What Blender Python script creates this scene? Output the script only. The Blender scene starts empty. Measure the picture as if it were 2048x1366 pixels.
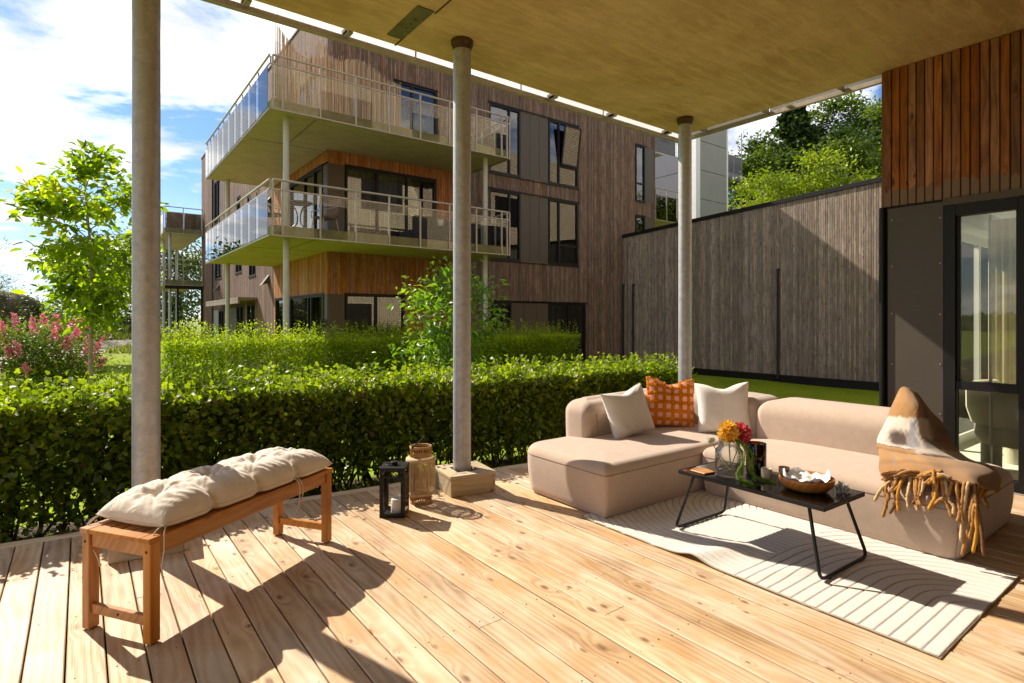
import bpy, bmesh, math, random
import numpy as np
from mathutils import Vector, Matrix
R = math.radians
PI = math.pi
random.seed(7)
rng = np.random.default_rng(7)
C = bpy.context.scene.collection
scn = bpy.context.scene

# ------------------------------------------------------------------ camera
cam_d = bpy.data.cameras.new('camera')
cam = bpy.data.objects.new('camera', cam_d); C.objects.link(cam)
cam_d.sensor_width = 36.0
cam_d.lens = 1141.0 / 2048.0 * 36.0
cam_d.shift_y = -43.0 / 2048.0
cam_d.clip_start = 0.05; cam_d.clip_end = 3000
cam.location = (0, 0, 1.4)
cam.rotation_euler = (R(90), 0, -math.atan2(862, 1141))
scn.camera = cam

# ------------------------------------------------------------------ world, sun, exposure
SUN_TRAVEL = Vector((0.332, -1.137, -1.0)).normalized()
SUN_EL = math.asin(-SUN_TRAVEL.z)
SUN_AZ = math.atan2(-SUN_TRAVEL.x, -SUN_TRAVEL.y)
world = bpy.data.worlds.new('World'); scn.world = world; world.use_nodes = True
nt = world.node_tree; nt.nodes.clear()
def wn(t, **k):
    n = nt.nodes.new(t)
    for a, b in k.items(): setattr(n, a, b)
    return n
def wl(a, b): nt.links.new(a, b)
out = wn('ShaderNodeOutputWorld')
sky = wn('ShaderNodeTexSky', sky_type='NISHITA', sun_disc=False)
sky.sun_elevation = SUN_EL; sky.sun_rotation = SUN_AZ; sky.air_density = 1.0; sky.dust_density = 0.2; sky.ozone_density = 1.5
bg = wn('ShaderNodeBackground'); bg.inputs['Strength'].default_value = 0.125
tc = wn('ShaderNodeTexCoord'); sx = wn('ShaderNodeSeparateXYZ'); wl(tc.outputs['Generated'], sx.inputs[0])
zz = wn('ShaderNodeMath', operation='MAXIMUM'); wl(sx.outputs['Z'], zz.inputs[0]); zz.inputs[1].default_value = 0.0
za = wn('ShaderNodeMath', operation='ADD'); wl(zz.outputs[0], za.inputs[0]); za.inputs[1].default_value = 0.22
dx = wn('ShaderNodeMath', operation='DIVIDE'); wl(sx.outputs['X'], dx.inputs[0]); wl(za.outputs[0], dx.inputs[1])
dy = wn('ShaderNodeMath', operation='DIVIDE'); wl(sx.outputs['Y'], dy.inputs[0]); wl(za.outputs[0], dy.inputs[1])
cb = wn('ShaderNodeCombineXYZ'); wl(dx.outputs[0], cb.inputs[0]); wl(dy.outputs[0], cb.inputs[1])
mp = wn('ShaderNodeMapping'); wl(cb.outputs[0], mp.inputs[0]); mp.inputs['Rotation'].default_value = (0, 0, R(25)); mp.inputs['Scale'].default_value = (1.0, 1.5, 1.0); mp.inputs['Location'].default_value = (0.35, 1.9, 3.0)
n1 = wn('ShaderNodeTexNoise'); n1.inputs['Scale'].default_value = 1.15; n1.inputs['Detail'].default_value = 10; n1.inputs['Roughness'].default_value = 0.60; n1.inputs['Distortion'].default_value = 0.15
wl(mp.outputs[0], n1.inputs['Vector'])
cr = wn('ShaderNodeValToRGB'); wl(n1.outputs['Fac'], cr.inputs[0])
cr.color_ramp.elements[0].position = 0.455; cr.color_ramp.elements[0].color = (0, 0, 0, 1)
cr.color_ramp.elements[1].position = 0.535; cr.color_ramp.elements[1].color = (1, 1, 1, 1)
# cloud brightness: white with soft grey bellies
n2 = wn('ShaderNodeTexNoise'); n2.inputs['Scale'].default_value = 3.1; n2.inputs['Detail'].default_value = 6
wl(mp.outputs[0], n2.inputs['Vector'])
cr2 = wn('ShaderNodeValToRGB'); wl(n2.outputs['Fac'], cr2.inputs[0])
cr2.color_ramp.elements[0].position = 0.40; cr2.color_ramp.elements[0].color = (3.5, 3.7, 4.1, 1)
cr2.color_ramp.elements[1].position = 0.6; cr2.color_ramp.elements[1].color = (6.8, 6.7, 6.6, 1)
hz = wn('ShaderNodeMapRange'); wl(sx.outputs['Z'], hz.inputs['Value']); hz.inputs['From Min'].default_value = 0.0; hz.inputs['From Max'].default_value = 0.22; hz.inputs['To Min'].default_value = 0.30; hz.inputs['To Max'].default_value = 0.0
mxf = wn('ShaderNodeMath', operation='MAXIMUM'); wl(cr.outputs['Color'], mxf.inputs[0]); wl(hz.outputs[0], mxf.inputs[1])
# clear-sky part darker and bluer than the raw model
msk = wn('ShaderNodeMix', data_type='RGBA', blend_type='MULTIPLY'); msk.inputs['Factor'].default_value = 1.0; wl(sky.outputs[0], msk.inputs['A']); msk.inputs['B'].default_value = (0.37, 0.47, 0.62, 1)
mx = wn('ShaderNodeMix', data_type='RGBA'); wl(mxf.outputs[0], mx.inputs['Factor']); wl(msk.outputs['Result'], mx.inputs['A']); wl(cr2.outputs['Color'], mx.inputs['B'])
wl(mx.outputs['Result'], bg.inputs['Color']); wl(bg.outputs[0], out.inputs['Surface'])

sun_d = bpy.data.lights.new('sun', 'SUN'); sun_d.energy = 4.2; sun_d.angle = R(0.53); sun_d.color = (1.0, 0.90, 0.76)
sun = bpy.data.objects.new('sun', sun_d); C.objects.link(sun)
sun.rotation_euler = SUN_TRAVEL.to_track_quat('-Z', 'Y').to_euler(); sun.location = (-10, 30, 30)
scn.view_settings.view_transform = 'Standard'; scn.view_settings.look = 'None'
scn.view_settings.exposure = 1.07; scn.view_settings.gamma = 1.0; scn.view_settings.use_curve_mapping = False
scn.cycles.max_bounces = 10; scn.cycles.diffuse_bounces = 5; scn.cycles.transparent_max_bounces = 24
scn.cycles.glossy_bounces = 4; scn.cycles.transmission_bounces = 6; scn.cycles.caustics_reflective = False; scn.cycles.caustics_refractive = False

# ------------------------------------------------------------------ material helpers
class Mat:
    def __init__(s, name):
        s.m = bpy.data.materials.new(name); s.m.use_nodes = True
        s.nt = s.m.node_tree; s.nt.nodes.clear()
        s.out = s.n('ShaderNodeOutputMaterial')
    def n(s, t, _in=None, **k):
        n = s.nt.nodes.new(t)
        for a, b in k.items(): setattr(n, a, b)
        if _in:
            for a, b in _in.items(): s.set(n.inputs[a], b)
        return n
    def set(s, sock, v):
        if isinstance(v, bpy.types.NodeSocket): s.nt.links.new(v, sock)
        else:
            if sock.type == 'RGBA' and len(v) == 3: v = (*v, 1)
            sock.default_value = v
    def math(s, op, a, b=0.0, c=0.0, clamp=False):
        n = s.n('ShaderNodeMath', operation=op, use_clamp=clamp)
        s.set(n.inputs[0], a); s.set(n.inputs[1], b); s.set(n.inputs[2], c)
        return n.outputs[0]
    def mix(s, f, a, b, bt='MIX'):
        n = s.n('ShaderNodeMix', data_type='RGBA', blend_type=bt)
        s.set(n.inputs[0], f); s.set(n.inputs[6], a); s.set(n.inputs[7], b)
        return n.outputs[2]
    def ramp(s, f, stops):
        n = s.n('ShaderNodeValToRGB'); s.set(n.inputs[0], f)
        e = n.color_ramp.elements
        while len(e) < len(stops): e.new(0.5)
        for i, (p, c) in enumerate(stops):
            e[i].position = p
            e[i].color = (c, c, c, 1) if not hasattr(c, '__len__') else (*c, 1)
        return n.outputs[0]
    def rng(s, v, a, b, c, d):
        n = s.n('ShaderNodeMapRange'); s.set(n.inputs[0], v)
        for i, q in enumerate((a, b, c, d)): n.inputs[1 + i].default_value = q
        return n.outputs[0]
    def obj(s): return s.n('ShaderNodeTexCoord').outputs['Object']
    def rnd(s):
        a = s.n('ShaderNodeAttribute', attribute_name='rnd').outputs['Fac']
        o = s.n('ShaderNodeObjectInfo').outputs['Random']
        return s.math('FRACT', s.math('ADD', a, o))
    def attr(s, nm): return s.n('ShaderNodeAttribute', attribute_name=nm).outputs['Fac']
    def xyz(s, v):
        n = s.n('ShaderNodeSeparateXYZ'); s.set(n.inputs[0], v); return n.outputs
    def comb(s, x=0.0, y=0.0, z=0.0):
        n = s.n('ShaderNodeCombineXYZ'); s.set(n.inputs[0], x); s.set(n.inputs[1], y); s.set(n.inputs[2], z); return n.outputs[0]
    def noise(s, v, scale=5.0, detail=4.0, rough=0.5, dist=0.0):
        n = s.n('ShaderNodeTexNoise'); s.set(n.inputs['Vector'], v); n.inputs['Scale'].default_value = scale
        n.inputs['Detail'].default_value = detail; n.inputs['Roughness'].default_value = rough; n.inputs['Distortion'].default_value = dist
        return n.outputs['Fac']
    def vor(s, v, scale=5.0, feat='F1', rand=1.0, dim='3D'):
        n = s.n('ShaderNodeTexVoronoi', feature=feat, voronoi_dimensions=dim); s.set(n.inputs['Vector'], v); n.inputs['Scale'].default_value = scale
        n.inputs['Randomness'].default_value = rand
        return n.outputs['Distance']
    def vorcol(s, v, scale=1.0):
        n = s.n('ShaderNodeTexVoronoi', feature='F1', voronoi_dimensions='2D'); s.set(n.inputs['Vector'], v); n.inputs['Scale'].default_value = scale
        q = s.n('ShaderNodeSeparateColor'); s.set(q.inputs[0], n.outputs['Color']); return n.outputs['Distance'], q.outputs
    def bump(s, h, strength=0.3, dist=0.01):
        n = s.n('ShaderNodeBump'); s.set(n.inputs['Height'], h); n.inputs['Strength'].default_value = strength; n.inputs['Distance'].default_value = dist
        return n.outputs[0]
    def bsdf(s, col, rough=0.6, spec=0.5, metal=0.0, normal=None, **kw):
        b = s.n('ShaderNodeBsdfPrincipled')
        s.set(b.inputs['Base Color'], col); s.set(b.inputs['Roughness'], rough)
        b.inputs['Specular IOR Level'].default_value = spec; b.inputs['Metallic'].default_value = metal
        if normal is not None: s.set(b.inputs['Normal'], normal)
        for k, v in kw.items(): s.set(b.inputs[k.replace('_', ' ')], v)
        return b.outputs[0]
    def done(s, sh): s.nt.links.new(sh, s.out.inputs['Surface']); return s.m

def plain(name, col, rough=0.6, spec=0.5, metal=0.0, var=0.12, scale=6.0, bump=0.0, bscale=60):
    m = Mat(name); v = m.obj()
    f = m.noise(v, scale, 5, 0.6)
    c = m.mix(m.rng(f, 0.3, 0.7, 0, 1), tuple(x * (1 - var) for x in col), tuple(min(1, x * (1 + var)) for x in col))
    nm = m.bump(m.noise(v, bscale, 3), bump, 0.004) if bump else None
    return m.done(m.bsdf(c, m.rng(f, 0.2, 0.8, max(0, rough - 0.07), min(1, rough + 0.07)), spec, metal, nm))

def wood_mat(name, dark, mid, light, along='Y', pitch=(7.0, 1.3), knotcol=(0.2, 0.1, 0.05), rough=0.55, knots=0.10, tone=0.25, wall=False, tint=None, bump=0.5, streak=0.5, weather=None, kgate=0.35, patch=None, crack=0.0):
    """grain runs along local 'along'; on walls u = x+y and v = z"""
    m = Mat(name); o = m.xyz(m.obj()); r = m.rnd()
    if wall: u = m.math('ADD', o[0], o[1]); v = o[2]
    elif along == 'Y': u = m.math('ADD', o[0], m.math('MULTIPLY', o[2], 0.7)); v = o[1]
    elif along == 'X': u = m.math('ADD', o[1], m.math('MULTIPLY', o[2], 0.7)); v = o[0]
    else: u = m.math('ADD', o[0], m.math('MULTIPLY', o[1], 0.7)); v = o[2]
    off = m.math('MULTIPLY', r, 37.0)
    # knots
    kv = m.comb(m.math('ADD', m.math('MULTIPLY', u, pitch[0]), off), m.math('ADD', m.math('MULTIPLY', v, pitch[1]), m.math('MULTIPLY', off, 3.1)), 0.0)
    d, kc = m.vorcol(kv)
    gate = m.math('GREATER_THAN', kc[0], kgate)
    d = m.math('DIVIDE', d, m.rng(kc[1], 0, 1, 0.45, 1.35))
    knot = m.math('MULTIPLY', gate, m.ramp(m.math('ADD', d, m.math('MULTIPLY', m.math('SUBTRACT', m.noise(kv, 14.0, 2), 0.5), 0.05)), [(knots * 0.35, 1.0), (knots, 0.0)]))
    halo = m.math('MULTIPLY', gate, m.ramp(d, [(0.0, 1.0), (0.34, 0.0)]))
    warp = m.noise(m.comb(m.math('MULTIPLY', u, 5.0), m.math('MULTIPLY', v, 0.9), off), 1.0, 2, 0.5)
    g = m.math('ADD', m.math('ADD', m.math('MULTIPLY', u, 46.0), m.math('MULTIPLY', warp, 11.0)), m.math('MULTIPLY', halo, 3.2))
    ring = m.math('ADD', m.math('MULTIPLY', m.math('SINE', m.math('MULTIPLY', g, 3.3)), 0.5), 0.5)
    fine = m.noise(m.comb(m.math('MULTIPLY', u, 170.0), m.math('MULTIPLY', v, 4.0), off), 1.0, 3, 0.6)
    big = m.noise(m.comb(m.math('MULTIPLY', u, 4.0), m.math('MULTIPLY', v, 1.6), off), 1.0, 4, 0.6)
    f = m.math('ADD', m.math('MULTIPLY', m.rng(big, 0.3, 0.7, 0, 1), 0.50), m.math('ADD', m.math('MULTIPLY', fine, 0.28), m.math('MULTIPLY', ring, 0.22 * streak / 0.5)))
    c = m.ramp(f, [(0.14, dark), (0.5, mid), (0.86, light)])
    hue = m.n('ShaderNodeHueSaturation'); m.set(hue.inputs['Color'], c)
    m.set(hue.inputs['Value'], m.rng(r, 0, 1, 1 - tone, 1 + tone)); m.set(hue.inputs['Saturation'], m.rng(m.math('FRACT', m.math('MULTIPLY', r, 7.31)), 0, 1, 0.8, 1.12))
    c = hue.outputs[0]
    c = m.mix(m.math('MULTIPLY', halo, 0.22), c, m.mix(1.0, c, (0.86, 0.72, 0.58), 'MULTIPLY'))
    c = m.mix(m.math('MULTIPLY', knot, 0.85), c, knotcol)
    if patch: c = m.mix(m.rng(m.noise(m.comb(m.math('MULTIPLY', u, 3.0), m.math('MULTIPLY', v, 2.2), m.math('ADD', off, 9.0)), 1.0, 3, 0.6), 0.50, 0.72, 0.0, 0.75), c, patch)
    if crack:
        ck = m.noise(m.comb(m.math('MULTIPLY', u, 120.0), m.math('MULTIPLY', v, 1.5), m.math('ADD', off, 3.0)), 1.0, 2, 0.5)
        c = m.mix(m.ramp(ck, [(0.735, 0.0), (0.765, crack)]), c, tuple(x * 0.3 for x in dark))
    if weather:   # darker wet stains rising from the lower ends
        wz, wcol = weather
        w = m.ramp(m.math('ADD', m.math('SUBTRACT', v, wz), m.math('MULTIPLY', m.noise(m.comb(m.math('MULTIPLY', u, 18.0), m.math('MULTIPLY', v, 3.0), off), 1.0, 4), -0.22)), [(0.0, 1.0), (0.02, 0.0)])
        c = m.mix(w, c, wcol)
    h = m.math('ADD', m.math('MULTIPLY', fine, 0.6), m.math('ADD', m.math('MULTIPLY', ring, 0.3), m.math('MULTIPLY', knot, -0.6)))
    return m.done(m.bsdf(c, m.rng(fine, 0, 1, rough - 0.08, rough + 0.12), 0.4, 0, m.bump(h, bump, 0.003)))

def glass_mat(name, tint=(0.9, 0.95, 0.92), ior=1.5, rough=0.0, haze=0.0, hazecol=(0.8, 0.8, 0.78), front=0.0):
    m = Mat(name)
    fr = m.n('ShaderNodeFresnel'); fr.inputs['IOR'].default_value = ior
    tr = m.n('ShaderNodeBsdfTransparent'); m.set(tr.inputs[0], tint)
    gl = m.n('ShaderNodeBsdfGlossy'); gl.inputs['Roughness'].default_value = rough; m.set(gl.inputs['Color'], (1, 1, 1))
    base = tr.outputs[0]
    if haze:
        tl = m.n('ShaderNodeBsdfTranslucent'); m.set(tl.inputs[0], hazecol)
        df = m.n('ShaderNodeBsdfDiffuse'); m.set(df.inputs[0], hazecol)
        q = m.n('ShaderNodeMixShader'); q.inputs[0].default_value = front; m.nt.links.new(tl.outputs[0], q.inputs[1]); m.nt.links.new(df.outputs[0], q.inputs[2])
        w = m.n('ShaderNodeMixShader'); w.inputs[0].default_value = haze; m.nt.links.new(base, w.inputs[1]); m.nt.links.new(q.outputs[0], w.inputs[2]); base = w.outputs[0]
    mxs = m.n('ShaderNodeMixShader'); m.nt.links.new(fr.outputs[0], mxs.inputs[0]); m.nt.links.new(base, mxs.inputs[1]); m.nt.links.new(gl.outputs[0], mxs.inputs[2])
    return m.done(mxs.outputs[0])

def leaf_mat(name, c1, c2, c3=None, trans=0.45, rough=0.45, spec=0.5, accent=None, tmul=(1.35, 1.5, 0.55)):
    m = Mat(name); r = m.attr('rnd')
    stops = [(0.0, c1), (0.6, c2), (1.0, c3 or c2)]
    if accent: stops = [(0.0, c1), (0.6, c2), (0.94, c3 or c2), (0.97, accent)]
    c = m.ramp(r, stops)
    v = m.noise(m.obj(), 1.7, 3)
    c = m.mix(1.0, c, m.ramp(v, [(0.3, (0.75, 0.8, 0.75)), (0.7, (1.15, 1.12, 1.0))]), 'MULTIPLY')
    b = m.bsdf(c, rough, spec)
    tl = m.n('ShaderNodeBsdfTranslucent'); m.set(tl.inputs[0], m.mix(1.0, c, tmul, 'MULTIPLY'))
    a = m.n('ShaderNodeMixShader'); a.inputs[0].default_value = trans
    m.nt.links.new(b, a.inputs[1]); m.nt.links.new(tl.outputs[0], a.inputs[2])
    return m.done(a.outputs[0])

def fabric_mat(name, col, rough=0.9, weave=900, var=0.06, bump=0.25, wrinkle=0.0, sheen=0.2):
    m = Mat(name); v = m.obj(); o = m.xyz(v)
    f = m.noise(v, 14, 5, 0.6); w1 = m.noise(m.comb(m.math('MULTIPLY', o[0], weave), m.math('MULTIPLY', o[1], weave), m.math('MULTIPLY', o[2], 120.0)), 1.0, 1)
    w2 = m.noise(m.comb(m.math('MULTIPLY', o[0], 90.0), m.math('MULTIPLY', o[1], 90.0), m.math('MULTIPLY', o[2], weave)), 1.0, 1)
    w = m.math('ADD', w1, w2)
    c = m.mix(m.rng(f, 0.3, 0.7, 0, 1), tuple(x * (1 - var) for x in col), tuple(min(1, x * (1 + var)) for x in col))
    c = m.mix(m.rng(w, 0.7, 1.3, 0.0, 0.35), c, tuple(x * 0.72 for x in col))
    h = w
    if wrinkle: h = m.math('ADD', m.math('MULTIPLY', w, 0.12), m.math('MULTIPLY', m.noise(v, 22, 3, 0.5, 1.2), wrinkle))
    return m.done(m.bsdf(c, rough, 0.25, 0, m.bump(h, bump, 0.003), Sheen_Weight=sheen))

# ------------------------------------------------------------------ mesh builder
def _link(o, parent=None):
    C.objects.link(o)
    if parent is not None: o.parent = parent
    return o

class MB:
    def __init__(s): s.v = []; s.f = []; s.r = []; s.cur = 0.0; s.mi = []; s.m = 0
    def add(s, vs, fs):
        b = len(s.v); s.v.extend(vs); s.r.extend([s.cur] * len(vs))
        s.f.extend([tuple(b + i for i in f) for f in fs]); s.mi.extend([s.m] * len(fs))
    def box(s, x0, x1, y0, y1, z0, z1, M=None):
        vs = [Vector((x, y, z)) for z in (z0, z1) for y in (y0, y1) for x in (x0, x1)]
        if M is not None: vs = [M @ v for v in vs]
        s.add([tuple(v) for v in vs], [(0, 2, 3, 1), (4, 5, 7, 6), (0, 1, 5, 4), (2, 6, 7, 3), (0, 4, 6, 2), (1, 3, 7, 5)])
        return s
    def bar(s, a, b, w, h=None, roll=0.0):
        """box bar from a to b of section w x h"""
        h = h or w; a = Vector(a); b = Vector(b); d = b - a; L = d.length
        M = Matrix.Translation(a) @ d.to_track_quat('X', 'Z').to_matrix().to_4x4() @ Matrix.Rotation(roll, 4, 'X')
        return s.box(0, L, -w / 2, w / 2, -h / 2, h / 2, M)
    def tube(s, pts, rad, n=8, cap=True, closed=False):
        pts = [Vector(p) for p in pts]; k = len(pts)
        rads = rad if hasattr(rad, '__len__') else [rad] * k
        prev = None; rings = []
        for i, p in enumerate(pts):
            if closed: t = (pts[(i + 1) % k] - pts[i - 1]).normalized()
            else: t = (pts[min(i + 1, k - 1)] - pts[max(i - 1, 0)]).normalized()
            if prev is None:
                a = Vector((0, 0, 1)) if abs(t.z) < 0.9 else Vector((1, 0, 0))
                u = t.cross(a).normalized()
            else:
                u = prev - t * prev.dot(t)
                u = u.normalized() if u.length > 1e-6 else t.orthogonal().normalized()
            prev = u; w = t.cross(u)
            rings.append([tuple(p + (u * math.cos(2 * PI * j / n) + w * math.sin(2 * PI * j / n)) * rads[i]) for j in range(n)])
        vs = [q for r_ in rings for q in r_]; fs = []
        m = k if closed else k - 1
        for i in range(m):
            i2 = (i + 1) % k
            for j in range(n): fs.append((i * n + j, i * n + (j + 1) % n, i2 * n + (j + 1) % n, i2 * n + j))
        if cap and not closed: fs.append(tuple(range(n - 1, -1, -1))); fs.append(tuple((k - 1) * n + j for j in range(n)))
        s.add(vs, fs); return s
    def lathe(s, prof, n=32, c=(0, 0, 0), closed=False):
        vs = []; fs = []
        for r_, z in prof:
            for j in range(n): vs.append((c[0] + r_ * math.cos(2 * PI * j / n), c[1] + r_ * math.sin(2 * PI * j / n), c[2] + z))
        k = len(prof)
        for i in range(k if closed else k - 1):
            i2 = (i + 1) % k
            for j in range(n): fs.append((i * n + j, i * n + (j + 1) % n, i2 * n + (j + 1) % n, i2 * n + j))
        s.add(vs, fs); return s
    def prism(s, poly, z0, z1):
        n = len(poly); vs = [(x, y, z0) for x, y in poly] + [(x, y, z1) for x, y in poly]
        fs = [tuple(range(n - 1, -1, -1)), tuple(range(n, 2 * n))] + [(i, (i + 1) % n, n + (i + 1) % n, n + i) for i in range(n)]
        s.add(vs, fs); return s
    def grid(s, P, closed_u=False):
        """P[i][j] points"""
        a = len(P); b = len(P[0]); vs = [tuple(p) for row in P for p in row]; fs = []
        for i in range(a - 1):
            for j in range(b - 1): fs.append((i * b + j, i * b + j + 1, (i + 1) * b + j + 1, (i + 1) * b + j))
            if closed_u: fs.append((i * b + b - 1, i * b, (i + 1) * b, (i + 1) * b + b - 1))
        s.add(vs, fs); return s
    def mesh(s, name, mats, smooth=False, bevel=0.0, bseg=1):
        me = bpy.data.meshes.new(name); me.from_pydata(s.v, [], s.f)
        if not hasattr(mats, '__len__'): mats = [mats]
        for m in mats: me.materials.append(m)
        if len(mats) > 1: me.polygons.foreach_set('material_index', s.mi)
        a = me.attributes.new('rnd', 'FLOAT', 'POINT'); a.data.foreach_set('value', s.r)
        if bevel:
            bm = bmesh.new(); bm.from_mesh(me)
            bmesh.ops.remove_doubles(bm, verts=bm.verts, dist=1e-6)
            ed = [e for e in bm.edges if len(e.link_faces) == 2 and e.calc_face_angle(0) > 0.5]
            bmesh.ops.bevel(bm, geom=ed, offset=bevel, segments=bseg, affect='EDGES', profile=0.5, clamp_overlap=True)
            bm.to_mesh(me); bm.free()
        if smooth:
            me.polygons.foreach_set('use_smooth', [True] * len(me.polygons))
            if smooth == 'auto':
                try: me.set_sharp_from_angle(angle=R(40))
                except Exception: pass
        me.update(); return me
    def build(s, name, mats, parent=None, smooth=False, bevel=0.0, bseg=1, loc=None, rot=None):
        o = bpy.data.objects.new(name, s.mesh(name, mats, smooth, bevel, bseg)); _link(o, parent)
        if loc is not None: o.location = loc
        if rot is not None: o.rotation_euler = rot
        return o

def tag(o, label=None, cat=None, group=None, kind=None):
    if label: o['label'] = label
    if cat: o['category'] = cat
    if group: o['group'] = group
    if kind: o['kind'] = kind
    return o
def thing(name, label, cat, loc=(0, 0, 0), rz=0.0, group=None):
    o = bpy.data.objects.new(name, None); _link(o); o.location = loc; o.rotation_euler = (0, 0, rz); o.empty_display_size = 0.2
    return tag(o, label, cat, group)
def inst(name, me, parent, loc=(0, 0, 0), rot=(0, 0, 0), sc=(1, 1, 1)):
    o = bpy.data.objects.new(name, me); _link(o, parent); o.location = loc; o.rotation_euler = rot; o.scale = sc
    return o

# ------------------------------------------------------------------ leaves (numpy)
T_LEAF = (np.array([(0, 0, 0), (-.27, .42, .07), (0, .5, 0), (.27, .42, .07), (0, 1, -.1)], float), np.array([(0, 2, 1), (0, 3, 2), (1, 2, 4), (2, 3, 4)]))
T_WIDE = (np.array([(0, 0, 0), (-.46, .32, .06), (-.34, .80, .02), (0, 1, -.06), (.34, .80, .02), (.46, .32, .06), (0, .5, -.03)], float), np.array([(0, 6, 1), (1, 6, 2), (2, 6, 3), (3, 6, 4), (4, 6, 5), (5, 6, 0)]))
_o = [(0, 0, 0), (.34, .10, .03), (.50, .42, .05), (.26, .50, .02), (.32, .84, .0), (0, 1.05, -.08), (-.32, .84, .0), (-.26, .50, .02), (-.50, .42, .05), (-.34, .10, .03), (0, .42, -.03)]
T_LOBE = (np.array(_o, float), np.array([(i, (i + 1) % 10, 10) for i in range(10)]))
T_QUAD = (np.array([(0, 0, 0), (-.36, .5, .05), (0, 1, 0), (.36, .5, .05)], float), np.array([(0, 3, 1), (1, 3, 2)]))
T_LONG = (np.array([(0, 0, 0), (-.2, .4, .05), (-.13, .75, 0), (0, 1, -.16), (.13, .75, 0), (.2, .4, .05), (0, .5, -.02)], float), np.array([(0, 6, 1), (1, 6, 2), (2, 6, 3), (3, 6, 4), (4, 6, 5), (5, 6, 0)]))
T_NEEDLE = (np.array([(-.05, 0, 0), (.05, 0, 0), (.02, 1, 0), (-.02, 1, 0)], float), np.array([(0, 1, 2), (0, 2, 3)]))
def unit(a): return a / np.maximum(np.linalg.norm(a, axis=-1, keepdims=True), 1e-9)
def leaf_mesh(name, P, size, mat, tmpl=T_LEAF, up=(0, 0, 1), upw=0.8, tip=None, tipw=0.0, rnd=None, seed=0, flat=False):
    g = np.random.default_rng(seed + len(P)); n = len(P)
    upv = np.broadcast_to(np.asarray(up, float), (n, 3))
    nrm = unit(upv * upw + g.normal(size=(n, 3)) * 0.6)
    t = g.normal(size=(n, 3))
    if tip is not None: t = unit(t) + np.asarray(tip) * tipw
    t = unit(t - nrm * (t * nrm).sum(1, keepdims=True)); b = np.cross(t, nrm)
    V, F = tmpl; sz = np.asarray(size).reshape(-1, 1, 1) if hasattr(size, '__len__') else size
    pts = P[:, None, :] + sz * (V[None, :, 0:1] * b[:, None, :] + V[None, :, 1:2] * t[:, None, :] + V[None, :, 2:3] * nrm[:, None, :])
    k = len(V); pts = pts.reshape(-1, 3); faces = (F[None] + (np.arange(n) * k)[:, None, None]).reshape(-1, 3)
    me = bpy.data.meshes.new(name); me.vertices.add(len(pts)); me.vertices.foreach_set('co', pts.astype(np.float32).ravel())
    me.loops.add(faces.size); me.loops.foreach_set('vertex_index', faces.astype(np.int32).ravel())
    me.polygons.add(len(faces)); me.polygons.foreach_set('loop_start', np.arange(0, faces.size, 3, dtype=np.int32))
    me.polygons.foreach_set('use_smooth', np.ones(len(faces), bool))
    me.update(calc_edges=True)
    if rnd is None: rnd = g.random(n)
    a = me.attributes.new('rnd', 'FLOAT', 'POINT'); a.data.foreach_set('value', np.repeat(rnd, k).astype(np.float32))
    me.materials.append(mat); return me
def wob(x, y, z=0, f=1.0, s=0.0):
    return (np.sin(x * 2.3 * f + 1.3 + s) * np.cos(y * 1.9 * f + .7 + z * 1.1 * f + s) + .6 * np.sin(x * 5.1 * f + z * 4.3 * f + 2 + s) * np.cos(y * 4.7 * f + s) + .35 * np.sin(x * 11.3 * f + s + z * 9 * f) * np.cos(y * 10.1 * f + 2 * s)) / 1.9

# ------------------------------------------------------------------ materials
M = {}
M['deck'] = wood_mat('pine_decking', (0.31, 0.18, 0.085), (0.55, 0.395, 0.24), (0.70, 0.565, 0.41), 'Y', (6.5, 3.2), (0.15, 0.08, 0.04), 0.55, 0.11, 0.15, streak=0.42, bump=0.7, kgate=0.55, patch=(0.50, 0.27, 0.10), crack=0.7)
M['deckside'] = wood_mat('pine_edge_board', (0.48, 0.36, 0.23), (0.62, 0.48, 0.32), (0.72, 0.58, 0.42), 'X', (7, 1.6), (0.2, 0.11, 0.05), 0.6, 0.09, 0.08)
M['boxwood'] = wood_mat('treated_box_wood', (0.30, 0.22, 0.13), (0.46, 0.36, 0.22), (0.58, 0.47, 0.31), 'X', (6, 3), (0.12, 0.07, 0.04), 0.65, 0.10, 0.14)
M['teak'] = wood_mat('oiled_acacia', (0.26, 0.10, 0.025), (0.42, 0.18, 0.045), (0.55, 0.26, 0.08), 'X', (9, 2.2), (0.12, 0.05, 0.015), 0.38, 0.05, 0.08, bump=0.12)
M['teakz'] = wood_mat('oiled_acacia_upright', (0.26, 0.10, 0.025), (0.42, 0.18, 0.045), (0.55, 0.26, 0.08), 'Z', (9, 2.2), (0.12, 0.05, 0.015), 0.38, 0.05, 0.08, bump=0.12)
M['cedar'] = wood_mat('red_brown_cladding', (0.11, 0.032, 0.009), (0.26, 0.085, 0.018), (0.39, 0.145, 0.034), 'Z', (8, 2.6), (0.03, 0.012, 0.006), 0.62, 0.12, 0.32, wall=True, kgate=0.45, patch=(0.09, 0.028, 0.010), crack=0.6, weather=(0.02, (0.20, 0.12, 0.075)))
M['grey'] = wood_mat('weathered_grey_cladding', (0.15, 0.11, 0.083), (0.26, 0.20, 0.155), (0.38, 0.305, 0.245), 'Z', (12, 2.6), (0.06, 0.04, 0.03), 0.85, 0.14, 0.30, wall=True, kgate=0.4, patch=(0.15, 0.115, 0.095))
M['brown'] = wood_mat('weathered_brown_cladding', (0.085, 0.050, 0.033), (0.165, 0.105, 0.072), (0.27, 0.185, 0.135), 'Z', (12, 2.2), (0.05, 0.03, 0.02), 0.85, 0.13, 0.34, wall=True, kgate=0.4, patch=(0.12, 0.08, 0.062))
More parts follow.
